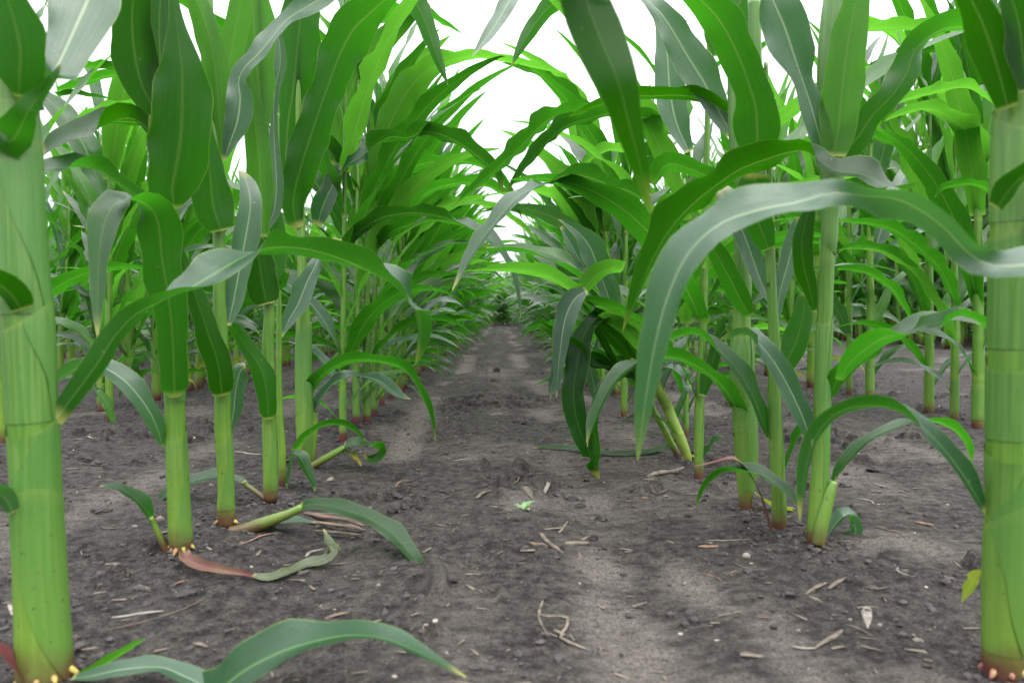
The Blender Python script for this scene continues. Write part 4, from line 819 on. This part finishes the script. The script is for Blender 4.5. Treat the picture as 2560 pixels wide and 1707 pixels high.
SP[2].leaf('C', [(1700,880,40,130),(1620,850,36,125),(1540,850,36,122),(1470,870,30,118),(1435,910,4,115)], dy=(-.2,-.2), mat='leaf', wave=.1)
SP[0].leaf('C', [(1440,900,50,150),(1380,780,60,140),(1320,700,50,130),(1250,660,44,125),(1180,640,40,120),(1100,600,36,118),(1020,605,6,115)], dy=(-.1,-.2), mat='leaf', wave=.1)
SP[4].leaf('C', [(1600,700,90,170),(1540,520,110,165),(1480,380,100,160),(1380,260,70,150),(1290,190,50,140),(1200,130,40,130),(1110,70,6,120)], dy=(-.1,-.2), mat='leaf_light', wave=.06)
SP[4].leaf('C', [(1560,190,40,125),(1480,150,50,122),(1400,135,54,122),(1300,125,56,122),(1200,130,56,120),(1100,135,46,118),(1000,180,20,115)], dy=(-.4,-.5), mat='leaf_light', wave=.04)
SP[4].leaf('C', [(1560,230,40,125),(1450,230,44,122),(1350,250,56,120),(1250,290,66,122),(1160,340,60,120),(1090,410,44,118),(1040,475,3,115)], dy=(-.4,-.5), mat='leaf', wave=.1)

# ---------------- second row to the left, seen past the nearest stalk
c = Corn('corn plant with dry sheath at its foot, left of the nearest left stalk', 'D', 12, 478, [(12,450,34),(8,300,34),(2,100,30),(0,-200,28)], roots=0, top=.8, nup=2, group='corn plants of the second row to the left')
c.autos(900, (.06,.12,.2,.3,.42,.55,.66), side=0)
c = Corn('small corn plant with a leaf hanging to the soil, behind the nearest left stalk', 'D', 502, 372, [(502,350,36),(500,200,36),(496,0,32),(500,-300,28)], roots=0, top=.78, nup=2, group='corn plants of the second row to the left')
c.autos(901, (.14,.22,.31,.42,.53,.62), side=1)
c.leaf('D', [(500,200,20,60),(470,260,20,60),(440,240,34,60),(400,215,30,60),(345,238,3,60)], dy=(0,0), mat='leaf')
c.leaf('D', [(450,230,16,20),(475,270,40,20),(505,330,34,20),(528,420,3,20)], dy=(-.03,-.03), mat='leaf_light')
c.leaf('H', [(1190,960,60,125),(1060,960,90,125),(900,955,80,122),(800,985,70,70),(650,1040,90,62),(520,1090,80,60),(400,1160,60,60),(320,1230,20,60)], dy=(-.75,-.8), mat='leaf_dark', wave=.08)
c.leaf('H', [(1190,820,40,125),(1080,815,50,125),(960,830,60,122),(850,870,90,122),(740,920,110,130),(640,970,60,120),(560,1030,10,118)], dy=(-.1,-.1), mat='leaf_light', wave=.08)
c.leaf('H', [(950,530,60,120),(850,530,66,122),(730,520,60,122),(620,530,40,120),(560,555,6,118)], dy=(-.3,-.3), mat='leaf', wave=.08)
c.leaf('H', [(1000,590,40,125),(880,590,60,125),(760,620,66,123),(640,660,64,122),(540,690,50,120),(460,710,30,118)], dy=(-.2,-.2), mat='leaf', wave=.08)
c.leaf('H', [(450,750,40,118),(540,735,40,118),(680,745,36,118),(800,765,20,118),(900,775,3,118)], dy=(-.2,-.2), mat='leaf', wave=.08)

# ---------------- litter on the soil
D_ = debris
D_('stalk_fragment','stick','round grey stalk piece lying slanted, third of the small heap on the path','straw','E',[(900,960,18),(945,1005,20),(995,1045,16)],.9)
D_('stalk_fragment','stick','half buried round stalk piece left of the slanted one','wood','E',[(862,1002,20),(900,1010,22),(935,1018,20)],.8)
D_('stalk_fragment','stick','short pale brown stalk piece right of the slanted one','straw','E',[(1003,996,20),(1050,998,22),(1100,998,18)],.9)
D_('husk_strip','husk','curved dry husk strip below the short stalk piece','straw','E',[(1062,1030,18),(1075,1055,20),(1140,1070,14)],.25)
D_('straw_fragment','straw','brown straw piece lying left of the flat bark strip','straw','E',[(642,815,14),(670,795,20),(702,780,14)],.5)
D_('straw_fragment','straw','pale cream straw lying across the middle of the path','straw_pale','E',[(548,656,7),(600,652,10),(642,650,7)],.5)
D_('bark_strip','bark','flat grey bark like stalk skin above the seedling','straw','E',[(822,735,30),(840,770,36),(872,812,20)],.15)
D_('straw_fragment','straw','pale upright straw splinter right of the bark strip','straw_pale','E',[(918,795,18),(935,765,18),(945,740,12)],.3)
D_('straw_fragment','straw','thin dark straw under the left clods','wood','E',[(475,925,8),(510,930,9),(550,932,6)],.5)
D_('straw_fragment','straw','dark splinter at the lower left of the path','wood','E',[(20,1302,12),(60,1292,14),(110,1286,9)],.5)
D_('husk_strip','husk','small crossed pale husk above the stalk pieces','straw','E',[(920,938,14),(960,942,16),(1000,935,12)],.3)
D_('husk_strip','husk','short husk piece standing over the crossed husk','straw','E',[(980,955,12),(1000,930,14),(1015,908,8)],.3)
D_('dead_root','root','pale dead root bending down the near path','straw','E',[(918,1215,12),(905,1250,14),(900,1290,14),(950,1295,14),(1010,1310,16),(1012,1350,14),(985,1385,16),(1040,1412,22),(1100,1442,12)],.6)
D_('dead_root','root','thin branch of dead root left of the bending one','straw','E',[(893,1290,9),(910,1335,9),(935,1380,7)],.6)
D_('straw_fragment','straw','pale splinter at the lower right of the path','straw','E',[(1130,1422,8),(1160,1428,10),(1190,1434,6)],.4)
D_('straw_fragment','straw','long thin straw across the track on the right','straw_pale','E',[(1230,1018,7),(1270,1024,7),(1310,1022,5)],.4)
D_('straw_fragment','straw','bleached straw near the hanging leaf tip','straw_pale','E',[(1010,576,7),(1040,580,8),(1075,585,5)],.4)
D_('straw_fragment','straw','dark thin straw beside the hanging leaf tip','wood','E',[(1003,684,6),(1040,680,8),(1085,676,5)],.5)
D_('straw_fragment','straw','thin long straw above the seedling','wood','E',[(780,728,5),(860,724,6),(945,720,4)],.5)
D_('straw_fragment','straw','short pale straw in the middle distance of the path','straw_pale','E',[(700,470,9),(725,469,10),(748,466,8)],.4)
D_('straw_fragment','straw','cream straw left of the middle of the path','straw_pale','E',[(515,481,6),(545,479,7),(575,477,5)],.4)
D_('straw_fragment','straw','brown splinter pointing at the left clods','straw_brown','E',[(290,770,9),(330,750,10),(375,742,6)],.5)
D_('dead_twig','twig','grey forked twig at the foot of the leaning stalk','straw','F',[(105,628,20),(160,618,26),(220,604,24),(275,585,16)],.8)
D_('dead_twig','twig','thin dark twig below the grey forked one','wood','F',[(100,645,7),(150,668,10),(200,690,12),(245,706,8)],.7)
D_('straw_fragment','straw','long straw lying in front of the third right stalk','straw','F',[(370,922,12),(450,918,15),(575,912,8)],.5)
D_('straw_fragment','straw','orange brown chip in front of the third right stalk','straw_brown','F',[(340,945,18),(385,944,24),(432,938,16)],.5)
D_('straw_fragment','straw','brown stub lying right of the second right stalk','straw_brown','F',[(1330,834,14),(1370,845,18),(1415,852,18)],.8)
D_('straw_fragment','straw','dark thin twig right of the second right stalk','wood','F',[(1145,852,6),(1190,868,8),(1232,884,5)],.7)
D_('husk_strip','husk','torn pale husk rising to the right on the lower right soil','straw','F',[(830,1160,14),(880,1130,24),(925,1105,20)],.3)
D_('husk_strip','husk','torn husk pointing up right beside the other torn one','straw','F',[(935,1145,20),(975,1110,24),(1025,1075,12)],.3)
D_('husk_strip','husk','short husk flake under the torn husks','straw','F',[(850,1175,26),(880,1190,28),(915,1208,10)],.3)
D_('husk_strip','husk','thin slightly wavy husk right of the torn husks','straw','F',[(1085,1120,9),(1160,1130,12),(1242,1128,7)],.3)
D_('husk_strip','husk','broad wedge of bleached husk pointing down','straw_pale','F',[(1110,1222,44),(1112,1260,48),(1115,1318,8)],.2)
D_('husk_strip','husk','horizontal arm of husk on top of the wedge','straw','F',[(1050,1228,10),(1110,1220,16),(1170,1224,8)],.3)
D_('husk_strip','husk','long husk with white end at the bottom right','straw','F',[(870,1412,16),(930,1385,26),(980,1345,26),(1000,1325,14)],.5)
D_('husk_strip','husk','white husk stub joined to the long husk','straw_pale','F',[(762,1412,14),(820,1415,18),(875,1412,14)],.5)
D_('straw_fragment','straw','pale straw pointing down right of the long husk','straw','F',[(1015,1300,8),(1070,1325,12),(1135,1350,8)],.4)
D_('straw_fragment','straw','short straw under the pale pointing straw','straw','F',[(1070,1358,8),(1110,1362,10),(1160,1365,6)],.4)
D_('straw_fragment','straw','faint long straw left of the second right stalk','straw','F',[(505,1022,7),(570,1036,10),(640,1050,6)],.4)
D_('straw_fragment','straw','flat straw bit left on the near right soil','straw_brown','F',[(605,1278,10),(640,1275,14),(665,1275,8)],.4)
D_('husk_strip','husk','white bleached husk strip on the lower left soil','straw_pale','D',[(510,1262,18),(590,1256,24),(680,1252,26),(748,1242,20)],.3)
D_('dead_twig','twig','long thin dark twig below the white husk','wood','D',[(495,1312,6),(640,1290,8),(800,1250,8),(945,1185,6)],.7)
D_('straw_fragment','straw','dark chip near the left tyre print','wood','D',[(1485,1275,14),(1540,1262,16),(1595,1252,8)],.5)
D_('straw_fragment','straw','cream straw behind the fourth left stalk','straw_pale','D',[(1072,514,9),(1140,517,10),(1202,521,7)],.5)
D_('straw_fragment','straw','white chip at the far lower left','straw_pale','D',[(42,1215,20),(52,1235,20),(60,1258,16)],.5)
D_('straw_fragment','straw','second white chip at the far lower left','straw_pale','D',[(65,1385,12),(85,1370,14),(100,1350,12)],.4)
D_('straw_fragment','straw','pale chip between the first and second left stalks','straw','D',[(520,1030,14),(560,1060,34),(580,1085,24)],.15)
D_('straw_fragment','straw','grey twist of straw left of the second stalk','straw','D',[(330,452,6),(355,456,7),(380,452,5)],.5)
D_('straw_fragment','straw','white stub near the far left row','straw_pale','D',[(400,440,8),(420,445,9),(440,447,7)],.5)
D_('straw_fragment','straw','brown curled straw at the foot of the third left stalk','straw_brown','D',[(1020,915,12),(1060,932,14),(1130,925,12),(1200,900,14),(1280,886,8)],.4)
D_('straw_fragment','straw','curled brown root below the second left stalk','straw_brown','D',[(780,1128,8),(815,1105,10),(860,1085,8)],.6)
D_('husk_strip','husk','cream curl of dry leaf beside the withered leaf','straw_pale','D',[(1400,1000,16),(1420,972,20),(1480,955,14)],.3)
for (tg, pts, lab, mt) in [('D',[(1395,800,24),(1480,825,30),(1600,850,30),(1665,862,22)],'top splinter of the rotten stalk pile beside the low leaf','wood'),
  ('D',[(1410,840,20),(1500,865,26),(1600,880,26),(1670,888,18)],'middle splinter of the rotten stalk pile beside the low leaf','wood'),
  ('D',[(1440,880,18),(1540,900,26),(1655,912,22)],'bottom splinter of the rotten stalk pile beside the low leaf','straw'),
  ('D',[(1520,872,14),(1600,868,24),(1668,880,20)],'reddish splinter lying over the rotten stalk pile','straw_brown'),
  ('D',[(1385,790,10),(1500,815,12),(1560,820,8)],'thin grey splinter at the upper end of the rotten stalk pile','straw')]:
    D_('rotten_stalk','stalk piece',lab,mt,tg,pts,.6,lift=.003)
for (tg, x, y, w, h, mt, lab) in [('D',733,828,36,40,'pebble','tan pebble left of the second left stalk'),('D',618,845,24,22,'pebble','small white pebble beside the tan one'),('D',1515,637,28,16,'pebble','orange tinted pebble near the fifth left stalk'),
  ('F',560,985,40,34,'straw_pale','grey lens shaped pebble right of the orange chip'),('F',1170,1300,26,22,'pebble','white pebble beside the bleached husk wedge'),('F',798,1328,24,20,'pebble','tan pebble above the long husk'),('F',1345,1370,50,24,'pebble','flat grey pebble at the lower right'),
  ('F',193,714,26,10,'pebble','cream pebble below the dark twig'),('F',1035,1275,20,16,'pebble','tiny white pebble left of the husk wedge'),('E',1205,1418,34,16,'pebble','white oval pebble at the bottom of the path'),('E',240,1165,22,18,'pebble','white pebble left of the path centre'),('E',435,1330,22,16,'pebble','tan pebble low on the path'),('E',40,737,26,14,'pebble','orange pebble by the low curled leaf'),
  ('E',242,935,16,14,'pebble','white grain above the low leaf tip'),('F',95,722,34,14,'straw_brown','pink chip of stone left of the forked twig'),('E',475,1305,14,12,'pebble','tiny pebble beside the tan low one'),('D',1530,1235,18,14,'pebble','tiny tan pebble under the tyre print')]:
    blob('pebble','pebble',lab,mt,tg,x,y,w,h)
for (tg, x, y, w, h, lab) in [('E',722,287,28,20,'round dark clod alone in the middle of the path'),('E',820,500,60,20,'dark flat clod in the middle distance'),('E',718,410,34,12,'small dark clod beyond the flat one'),('E',308,800,70,40,'largest cracked clod at the left of the path'),('E',360,838,50,40,'cracked clod below the largest one'),('E',402,806,60,24,'flat clod right of the largest one'),('E',300,858,44,36,'dark clod in front of the largest one'),('E',410,845,44,26,'small clod at the right end of the cracked group'),('E',60,808,60,26,'crumbly clod left of the path'),('E',110,795,50,24,'crumbly clod beside the left one'),
  ('E',975,800,50,24,'reddish clod right of the pale splinter'),('E',1030,812,56,26,'clod beside the reddish one'),('E',1065,838,40,22,'dark clod under the reddish pair'),('E',1120,975,34,26,'clod right of the short stalk piece'),('F',1000,995,60,30,'dark clod in front of the second right stalk'),('F',930,1010,40,26,'small clod left of the dark one'),('F',1150,595,70,24,'row of crumbs behind the second right stalk'),('F',1010,660,60,18,'flat clod right of the second right stalk'),('D',400,545,60,30,'dark clod between the left stalks'),('D',440,565,50,24,'clod right of the dark one between the left stalks'),('D',850,1150,90,26,'flat dark clod below the second left stalk'),('D',460,775,90,30,'low clod behind the thin low leaf'),('D',470,315,50,30,'clod at the foot of the small second row plant'),('E',1150,900,50,22,'crumbly clod on the right track'),('E',440,655,60,16,'dark clod at the left track in the distance'),('F',590,930,40,20,'clod before the third right stalk'),('F',830,985,50,26,'clod at the foot of the second right stalk')]:
    blob('soil_clod','clod',lab,'clod',tg,x,y,w,h,rough=True)

# seedling
g = ground_at('E', 836, 872); b0 = Vector((g.x, g.y, gz(g.x, g.y)))
sd = thing('seedling', 'tiny pale green seedling growing alone in the path', 'seedling', b0)
for k, (az, L, e) in enumerate(((.3, .020, 55), (2.6, .018, 35), (1.2, .014, 60), (-.9, .012, 30))):
    V, Fc, UV = auto_leaf(np.array([0, 0, .002]), az, R(e), R(60), L, .011, 40 + k, 10, 4)
    obj('leaf', make_mesh('leaf', V, Fc, M['seedling'], UV), sd)
V, Fc, UV = tube(np.array([[0, 0, -.004], [0, 0, .003]]), np.array([.0012, .001]), 6); obj('stem', make_mesh('stem', V, Fc, M['seedling'], UV), sd)
# ------------------------------------------------------------------ remaining rows
SPC = .155
def walk(lat, y0, y1, sp=SPC):
    y = y0; out = []
    while y < y1:
        out.append((lat + rnd.uniform(-.022, .022), y)); y += sp * rnd.uniform(.75, 1.25)
    return out

i_l = 0
ordinals = ['twelfth', 'thirteenth', 'fourteenth', 'fifteenth', 'sixteenth']
for k, (x, y) in enumerate(walk(-.362, 2.44, 10.4, .128)):
    lab = (ordinals[k] + ' corn plant of the row left of the path, counted from the camera') if k < 5 else ('green corn plant in the left path row, beyond its sixteenth stalk' if y < 6 else 'distant corn plant of the left path row, arching over the path')
    place(x, y, lab, 'corn plants of the two rows beside the path' if k < 5 else ('further corn plants of the left path row' if y < 6 else 'distant corn plants of the left path row'), PROTO, rnd.uniform(.82, 1.0))
ordinals = ['ninth', 'tenth', 'eleventh', 'twelfth', 'thirteenth', 'fourteenth']
for k, (x, y) in enumerate(walk(.398, 2.42, 10.4, .128)):
    lab = (ordinals[k] + ' corn plant of the row right of the path, counted from the camera') if k < 6 else ('green corn plant in the right path row, beyond its fourteenth stalk' if y < 6 else 'distant corn plant of the right path row, arching over the path')
    place(x, y, lab, 'corn plants of the two rows beside the path' if k < 6 else ('further corn plants of the right path row' if y < 6 else 'distant corn plants of the right path row'), PROTO, rnd.uniform(.70, .84) if y < 4.5 else rnd.uniform(.80, .96))
near2 = [(c.base.x, c.base.y) for c in SP]
for k, (x, y) in enumerate(walk(1.158, 2.62, 7.0)):
    if any(abs(y - b) < .09 for a, b in near2): continue
    place(x, y, 'green corn plant in the second row right of the path', 'corn plants of the second row to the right, further back', PROTO, rnd.uniform(.92, 1.05))
for k, (x, y) in enumerate(walk(-1.12, 2.06, 7.0, .118)):
    place(x, y, 'green corn plant in the second row left of the path', 'corn plants of the second row to the left, further back', PROTO, rnd.uniform(.68, .80))
for k, (x, y) in enumerate(walk(-1.88, 2.9, 5.8, .14)):
    place(x, y, 'small corn plant in the third row left of the path', 'corn plants of the third row to the left', PROTO, rnd.uniform(.8, .92))
for k, (x, y) in enumerate(walk(3.35, 5.2, 10.6, .21)):
    place(x, y, 'tall tasselled corn plant along the dark edge of the far right field', 'tall corn plants at the edge of the far right field', TALL, rnd.uniform(.92, 1.08))

# everything beyond reads as one mass of leaves
def mass(name, label, cat, spots, shapes_list, smin, smax):
    packs = []
    for shapes in shapes_list:
        Vs = []; Us = []; Qs = []; Ms = []; b = 0
        for nm, a, mk in shapes:
            V = np.concatenate(a.V); U = np.concatenate(a.U); q = np.array([f for f in a.F if len(f) == 4], np.int64) + b
            Vs.append(V); Us.append(U); Qs.append(q); Ms.append(np.full(len(q), MK.index(mk))); b += len(V)
        packs.append((np.concatenate(Vs), np.concatenate(Us), np.concatenate(Qs), np.concatenate(Ms)))
    AV = []; AU = []; AQ = []; AM = []; b = 0
    for (x, y) in spots:
        V, U, Q, Mi = packs[rnd.randrange(len(packs))]; s = rnd.uniform(smin, smax); a = rnd.choice([0, math.pi]) + rnd.uniform(-.5, .5)
        ca, sa = math.cos(a) * s, math.sin(a) * s
        W = np.stack([V[:, 0] * ca - V[:, 1] * sa + x, V[:, 0] * sa + V[:, 1] * ca + y, V[:, 2] * s], 1)
        AV.append(W); AU.append(U); AQ.append(Q + b); AM.append(Mi); b += len(V)
    V = np.concatenate(AV).astype(np.float32); U = np.concatenate(AU).astype(np.float32); Q = np.concatenate(AQ).astype(np.int32); Mi = np.concatenate(AM).astype(np.int32)
    me = bpy.data.meshes.new(name); me.vertices.add(len(V)); me.vertices.foreach_set('co', V.ravel())
    me.loops.add(Q.size); me.loops.foreach_set('vertex_index', Q.ravel()); me.polygons.add(len(Q))
    me.polygons.foreach_set('loop_start', np.arange(len(Q), dtype=np.int32) * 4)
    me.polygons.foreach_set('material_index', Mi); me.polygons.foreach_set('use_smooth', np.ones(len(Q), bool))
    ul = me.uv_layers.new(name='UVMap'); ul.data.foreach_set('uv', U[Q.ravel()].ravel())
    for k in MK: me.materials.append(M[k])
    me.update(calc_edges=True); me.validate()
    o = obj(name, me); o['label'] = label; o['category'] = cat; o['kind'] = 'stuff'
    return o
MK = ['leaf', 'leaf_light', 'leaf_pale', 'leaf_dark', 'leaf_yellow', 'stalk_brown', 'tassel']
far = []
far += walk(-.362, 10.5, 30, .13) + walk(.398, 10.5, 30, .13)
far += walk(1.158, 7.1, 24, .15) + walk(-1.12, 7.3, 24, .15) + walk(-1.88, 5.9, 22, .15)
for k in range(3, 10): far += walk(-.36 - .76 * k, 1.25 * (.36 + .76 * k), 20, .17)
far += [(rnd.uniform(-.33, .36), rnd.uniform(13.5, 30)) for _ in range(90)]
mass('distant_corn', 'mass of distant green corn rows closing the view', 'corn field', far, [corn_shapes(900 + i, 1., 2) for i in range(6)], .76, .95)
tall = []
for k in range(7): tall += walk(3.8 + .5 * k, 4.6 + .45 * k, 13.5, .17)
mass('tall_corn_field', 'dense tall tasselled corn behind the gap on the far right', 'corn field', tall, [corn_shapes(950 + i, 2.15, 2, True) for i in range(5)], .92, 1.08)

# ------------------------------------------------------------------ ground, one sheet out to the horizon
def axis(lo, hi, step, grow, far):
    a = list(np.arange(lo, hi, step)); s = step
    while a[-1] < far: s *= grow; a.append(a[-1] + s)
    return a
ys = axis(.34, 2.3, .0042, 1.022, 220.)
s = .01; b = [.34 - .01]
while b[-1] > -8: s *= 1.25; b.append(b[-1] - s)
ys = np.array(b[::-1] + ys)
xr = axis(0, 1.05, .0048, 1.03, 160.); xs = np.array([-v for v in xr[:0:-1]] + xr)
X, Yg = np.meshgrid(xs, ys)
dist = np.sqrt(X ** 2 + Yg ** 2)
H = height(X, Yg) * np.clip(1.6 - dist / 12, 0, 1)
V = np.stack([X, Yg, H], -1).reshape(-1, 3).astype(np.float32); ny, nx = X.shape
i0 = (np.arange(ny - 1)[:, None] * nx + np.arange(nx - 1)[None]).ravel()
Q = np.stack([i0, i0 + 1, i0 + nx + 1, i0 + nx], 1).astype(np.int32)
me = bpy.data.meshes.new('ground'); me.vertices.add(len(V)); me.vertices.foreach_set('co', V.ravel())
me.loops.add(Q.size); me.loops.foreach_set('vertex_index', Q.ravel()); me.polygons.add(len(Q)); me.polygons.foreach_set('loop_start', np.arange(len(Q), dtype=np.int32) * 4)
me.polygons.foreach_set('use_smooth', np.ones(len(Q), bool))
me.update(calc_edges=True)
ca = me.attributes.new('crust', 'FLOAT', 'POINT'); ca.data.foreach_set('value', crust_mask(X, Yg).ravel().astype(np.float32))
me.materials.append(M['soil'])
g = obj('ground', me); g['kind'] = 'structure'

# ------------------------------------------------------------------ crumbs and straw flecks
rs = np.random.RandomState(5)
def scatter_y(n, lo, hi): return lo * (hi / lo) ** rs.rand(n)
acc = Acc()
n = 8000; yy = scatter_y(n, .42, 6.); xx = rs.uniform(-.95, .95, n) * yy * .78
kx, ky = [], []
for o_ in scene.objects:                                   # loose crumbs heaped round the feet of the nearer plants
    if o_.name.startswith('corn_plant') and o_.location.y < 3.2 and abs(o_.location.x) < .7:
        m_ = int(150 / max(1, o_.location.y)); an = rs.uniform(0, 6.28, m_); rr_ = np.abs(rs.normal(.018, .016, m_)) + .009
        kx.append(o_.location.x + np.cos(an) * rr_); ky.append(o_.location.y + np.sin(an) * rr_)
keep = vnoise(xx * 7, yy * 7, 61) + .35 * rs.rand(n) > .55; xx = np.concatenate([xx[keep]] + kx); yy = np.concatenate([yy[keep]] + ky); zz = height(xx, yy)
ico = np.array([(0,0,1),(.89,0,.45),(.28,.85,.45),(-.72,.53,.45),(-.72,-.53,.45),(.28,-.85,.45),(.72,.53,-.45),(-.28,.85,-.45),(-.89,0,-.45),(-.28,-.85,-.45),(.72,-.53,-.45),(0,0,-1)])
icf = [(0,1,2),(0,2,3),(0,3,4),(0,4,5),(0,5,1),(1,6,2),(2,7,3),(3,8,4),(4,9,5),(5,10,1),(6,7,2),(7,8,3),(8,9,4),(9,10,5),(10,6,1),(11,7,6),(11,8,7),(11,9,8),(11,10,9),(11,6,10)]
for x, y, z in zip(xx, yy, zz):
    r = .0011 + .0050 * rs.rand() ** 5
    v = ico * (r * rs.uniform(.6, 1.3, (12, 1))) * np.array([1, 1, .7]) + np.array([x, y, z + r * .2]); acc.add(v, icf, np.zeros((12, 2)))
o = obj('soil_crumbs', acc.mesh('soil_crumbs', M['clod'])); o.data.polygons.foreach_set('use_smooth', [False] * len(o.data.polygons))
o['kind'] = 'stuff'; o['label'] = 'small dark soil crumbs strewn over the field'; o['category'] = 'soil crumbs'
acc = Acc()
n = 1200; yy = scatter_y(n, .42, 7.); xx = rs.uniform(-.95, .95, n) * yy * .78; zz = height(xx, yy)
for x, y, z in zip(xx, yy, zz):
    L = (.0014 + .007 * rs.rand() ** 3) * (1 + .18 * y); w = L * rs.uniform(.10, .35); a = rs.uniform(0, 6.28) ; c_, s_ = math.cos(a), math.sin(a); h = .0007
    v = np.array([(-L,-w,0),(L,-w*.5,.001),(L,w*.5,.001),(-L,w,0),(-L,-w,h),(L,-w*.5,h+.001),(L,w*.5,h+.001),(-L,w,h)])
    v = np.stack([v[:,0]*c_-v[:,1]*s_+x, v[:,0]*s_+v[:,1]*c_+y, v[:,2]+z+.0006], 1)
    acc.add(v, [(3,2,1,0),(4,5,6,7),(0,1,5,4),(1,2,6,5),(2,3,7,6),(3,0,4,7)], np.zeros((8, 2)))
o = obj('straw_litter', acc.mesh('straw_litter', M['straw'])); o.data.polygons.foreach_set('use_smooth', [False] * len(o.data.polygons))
o['kind'] = 'stuff'; o['label'] = 'tiny pale straw flecks scattered over the soil'; o['category'] = 'straw litter'
# larger loose straws, each its own
for k in range(70):
    y = float(scatter_y(1, .75, 5.)[0]); x = float(rs.uniform(-1, 1)) * y * .7; a = rs.uniform(0, 6.28); L = rs.uniform(.005, .018) ; r = rs.uniform(.0006, .0014)
    P = [(x + math.cos(a + .4 * q) * L * q, y + math.sin(a + .4 * q) * L * q) for q in (-1, -.3, .4, 1)]
    strip3('straw_fragment', 'straw', 'small loose straw lying on the soil among the rows', rs.choice(['straw', 'straw_pale', 'straw_brown', 'wood']), P, [r * .7, r, r, r * .6], .6, 'loose straws lying between the plants')

# ------------------------------------------------------------------ light: bright overcast sky
w = bpy.data.worlds.new('World'); scene.world = w; w.use_nodes = True; nt = w.node_tree; nt.nodes.clear(); g_ = NT(nt)
SUN_EL, SUN_ROT = R(58), R(150)
sky = g_.n('ShaderNodeTexSky', sky_type='NISHITA', sun_disc=False, sun_elevation=SUN_EL, sun_rotation=SUN_ROT, air_density=1.0, dust_density=4.0, ozone_density=1.0)
tcw = g_.n('ShaderNodeTexCoord'); spw = g_.n('ShaderNodeSeparateXYZ'); g_.l(tcw.outputs['Generated'], spw.inputs[0])
cl = g_.mix(g_.ramp(spw.outputs[2], .05, .95), (4.6, 4.7, 5.0), (22.5, 22.5, 22.9))
mixc = g_.mix(.88, sky.outputs[0], cl)
bg = g_.n('ShaderNodeBackground', i_Strength=.12); g_.l(mixc, bg.inputs[0])
out = g_.n('ShaderNodeOutputWorld'); g_.l(bg.outputs[0], out.inputs[0])
sd_ = bpy.data.lights.new('sun', 'SUN'); sd_.energy = 1.0; sd_.angle = R(45); sd_.color = (1, .97, .92)
so = bpy.data.objects.new('sun', sd_); COL.objects.link(so)
dirv = Vector((math.sin(SUN_ROT) * math.cos(SUN_EL), math.cos(SUN_ROT) * math.cos(SUN_EL), math.sin(SUN_EL)))
so.rotation_euler = (-dirv).to_track_quat('-Z', 'Y').to_euler(); so.location = dirv * 20

vs = scene.view_settings; scene.display_settings.display_device = 'sRGB'
vs.view_transform = 'Standard'; vs.look = 'None'; vs.exposure = 1.24; vs.gamma = 1; vs.use_curve_mapping = False
cy = scene.cycles if hasattr(scene, 'cycles') else None
if cy:
    cy.max_bounces = 8; cy.diffuse_bounces = 4; cy.transmission_bounces = 6; cy.transparent_max_bounces = 8; cy.use_denoising = True
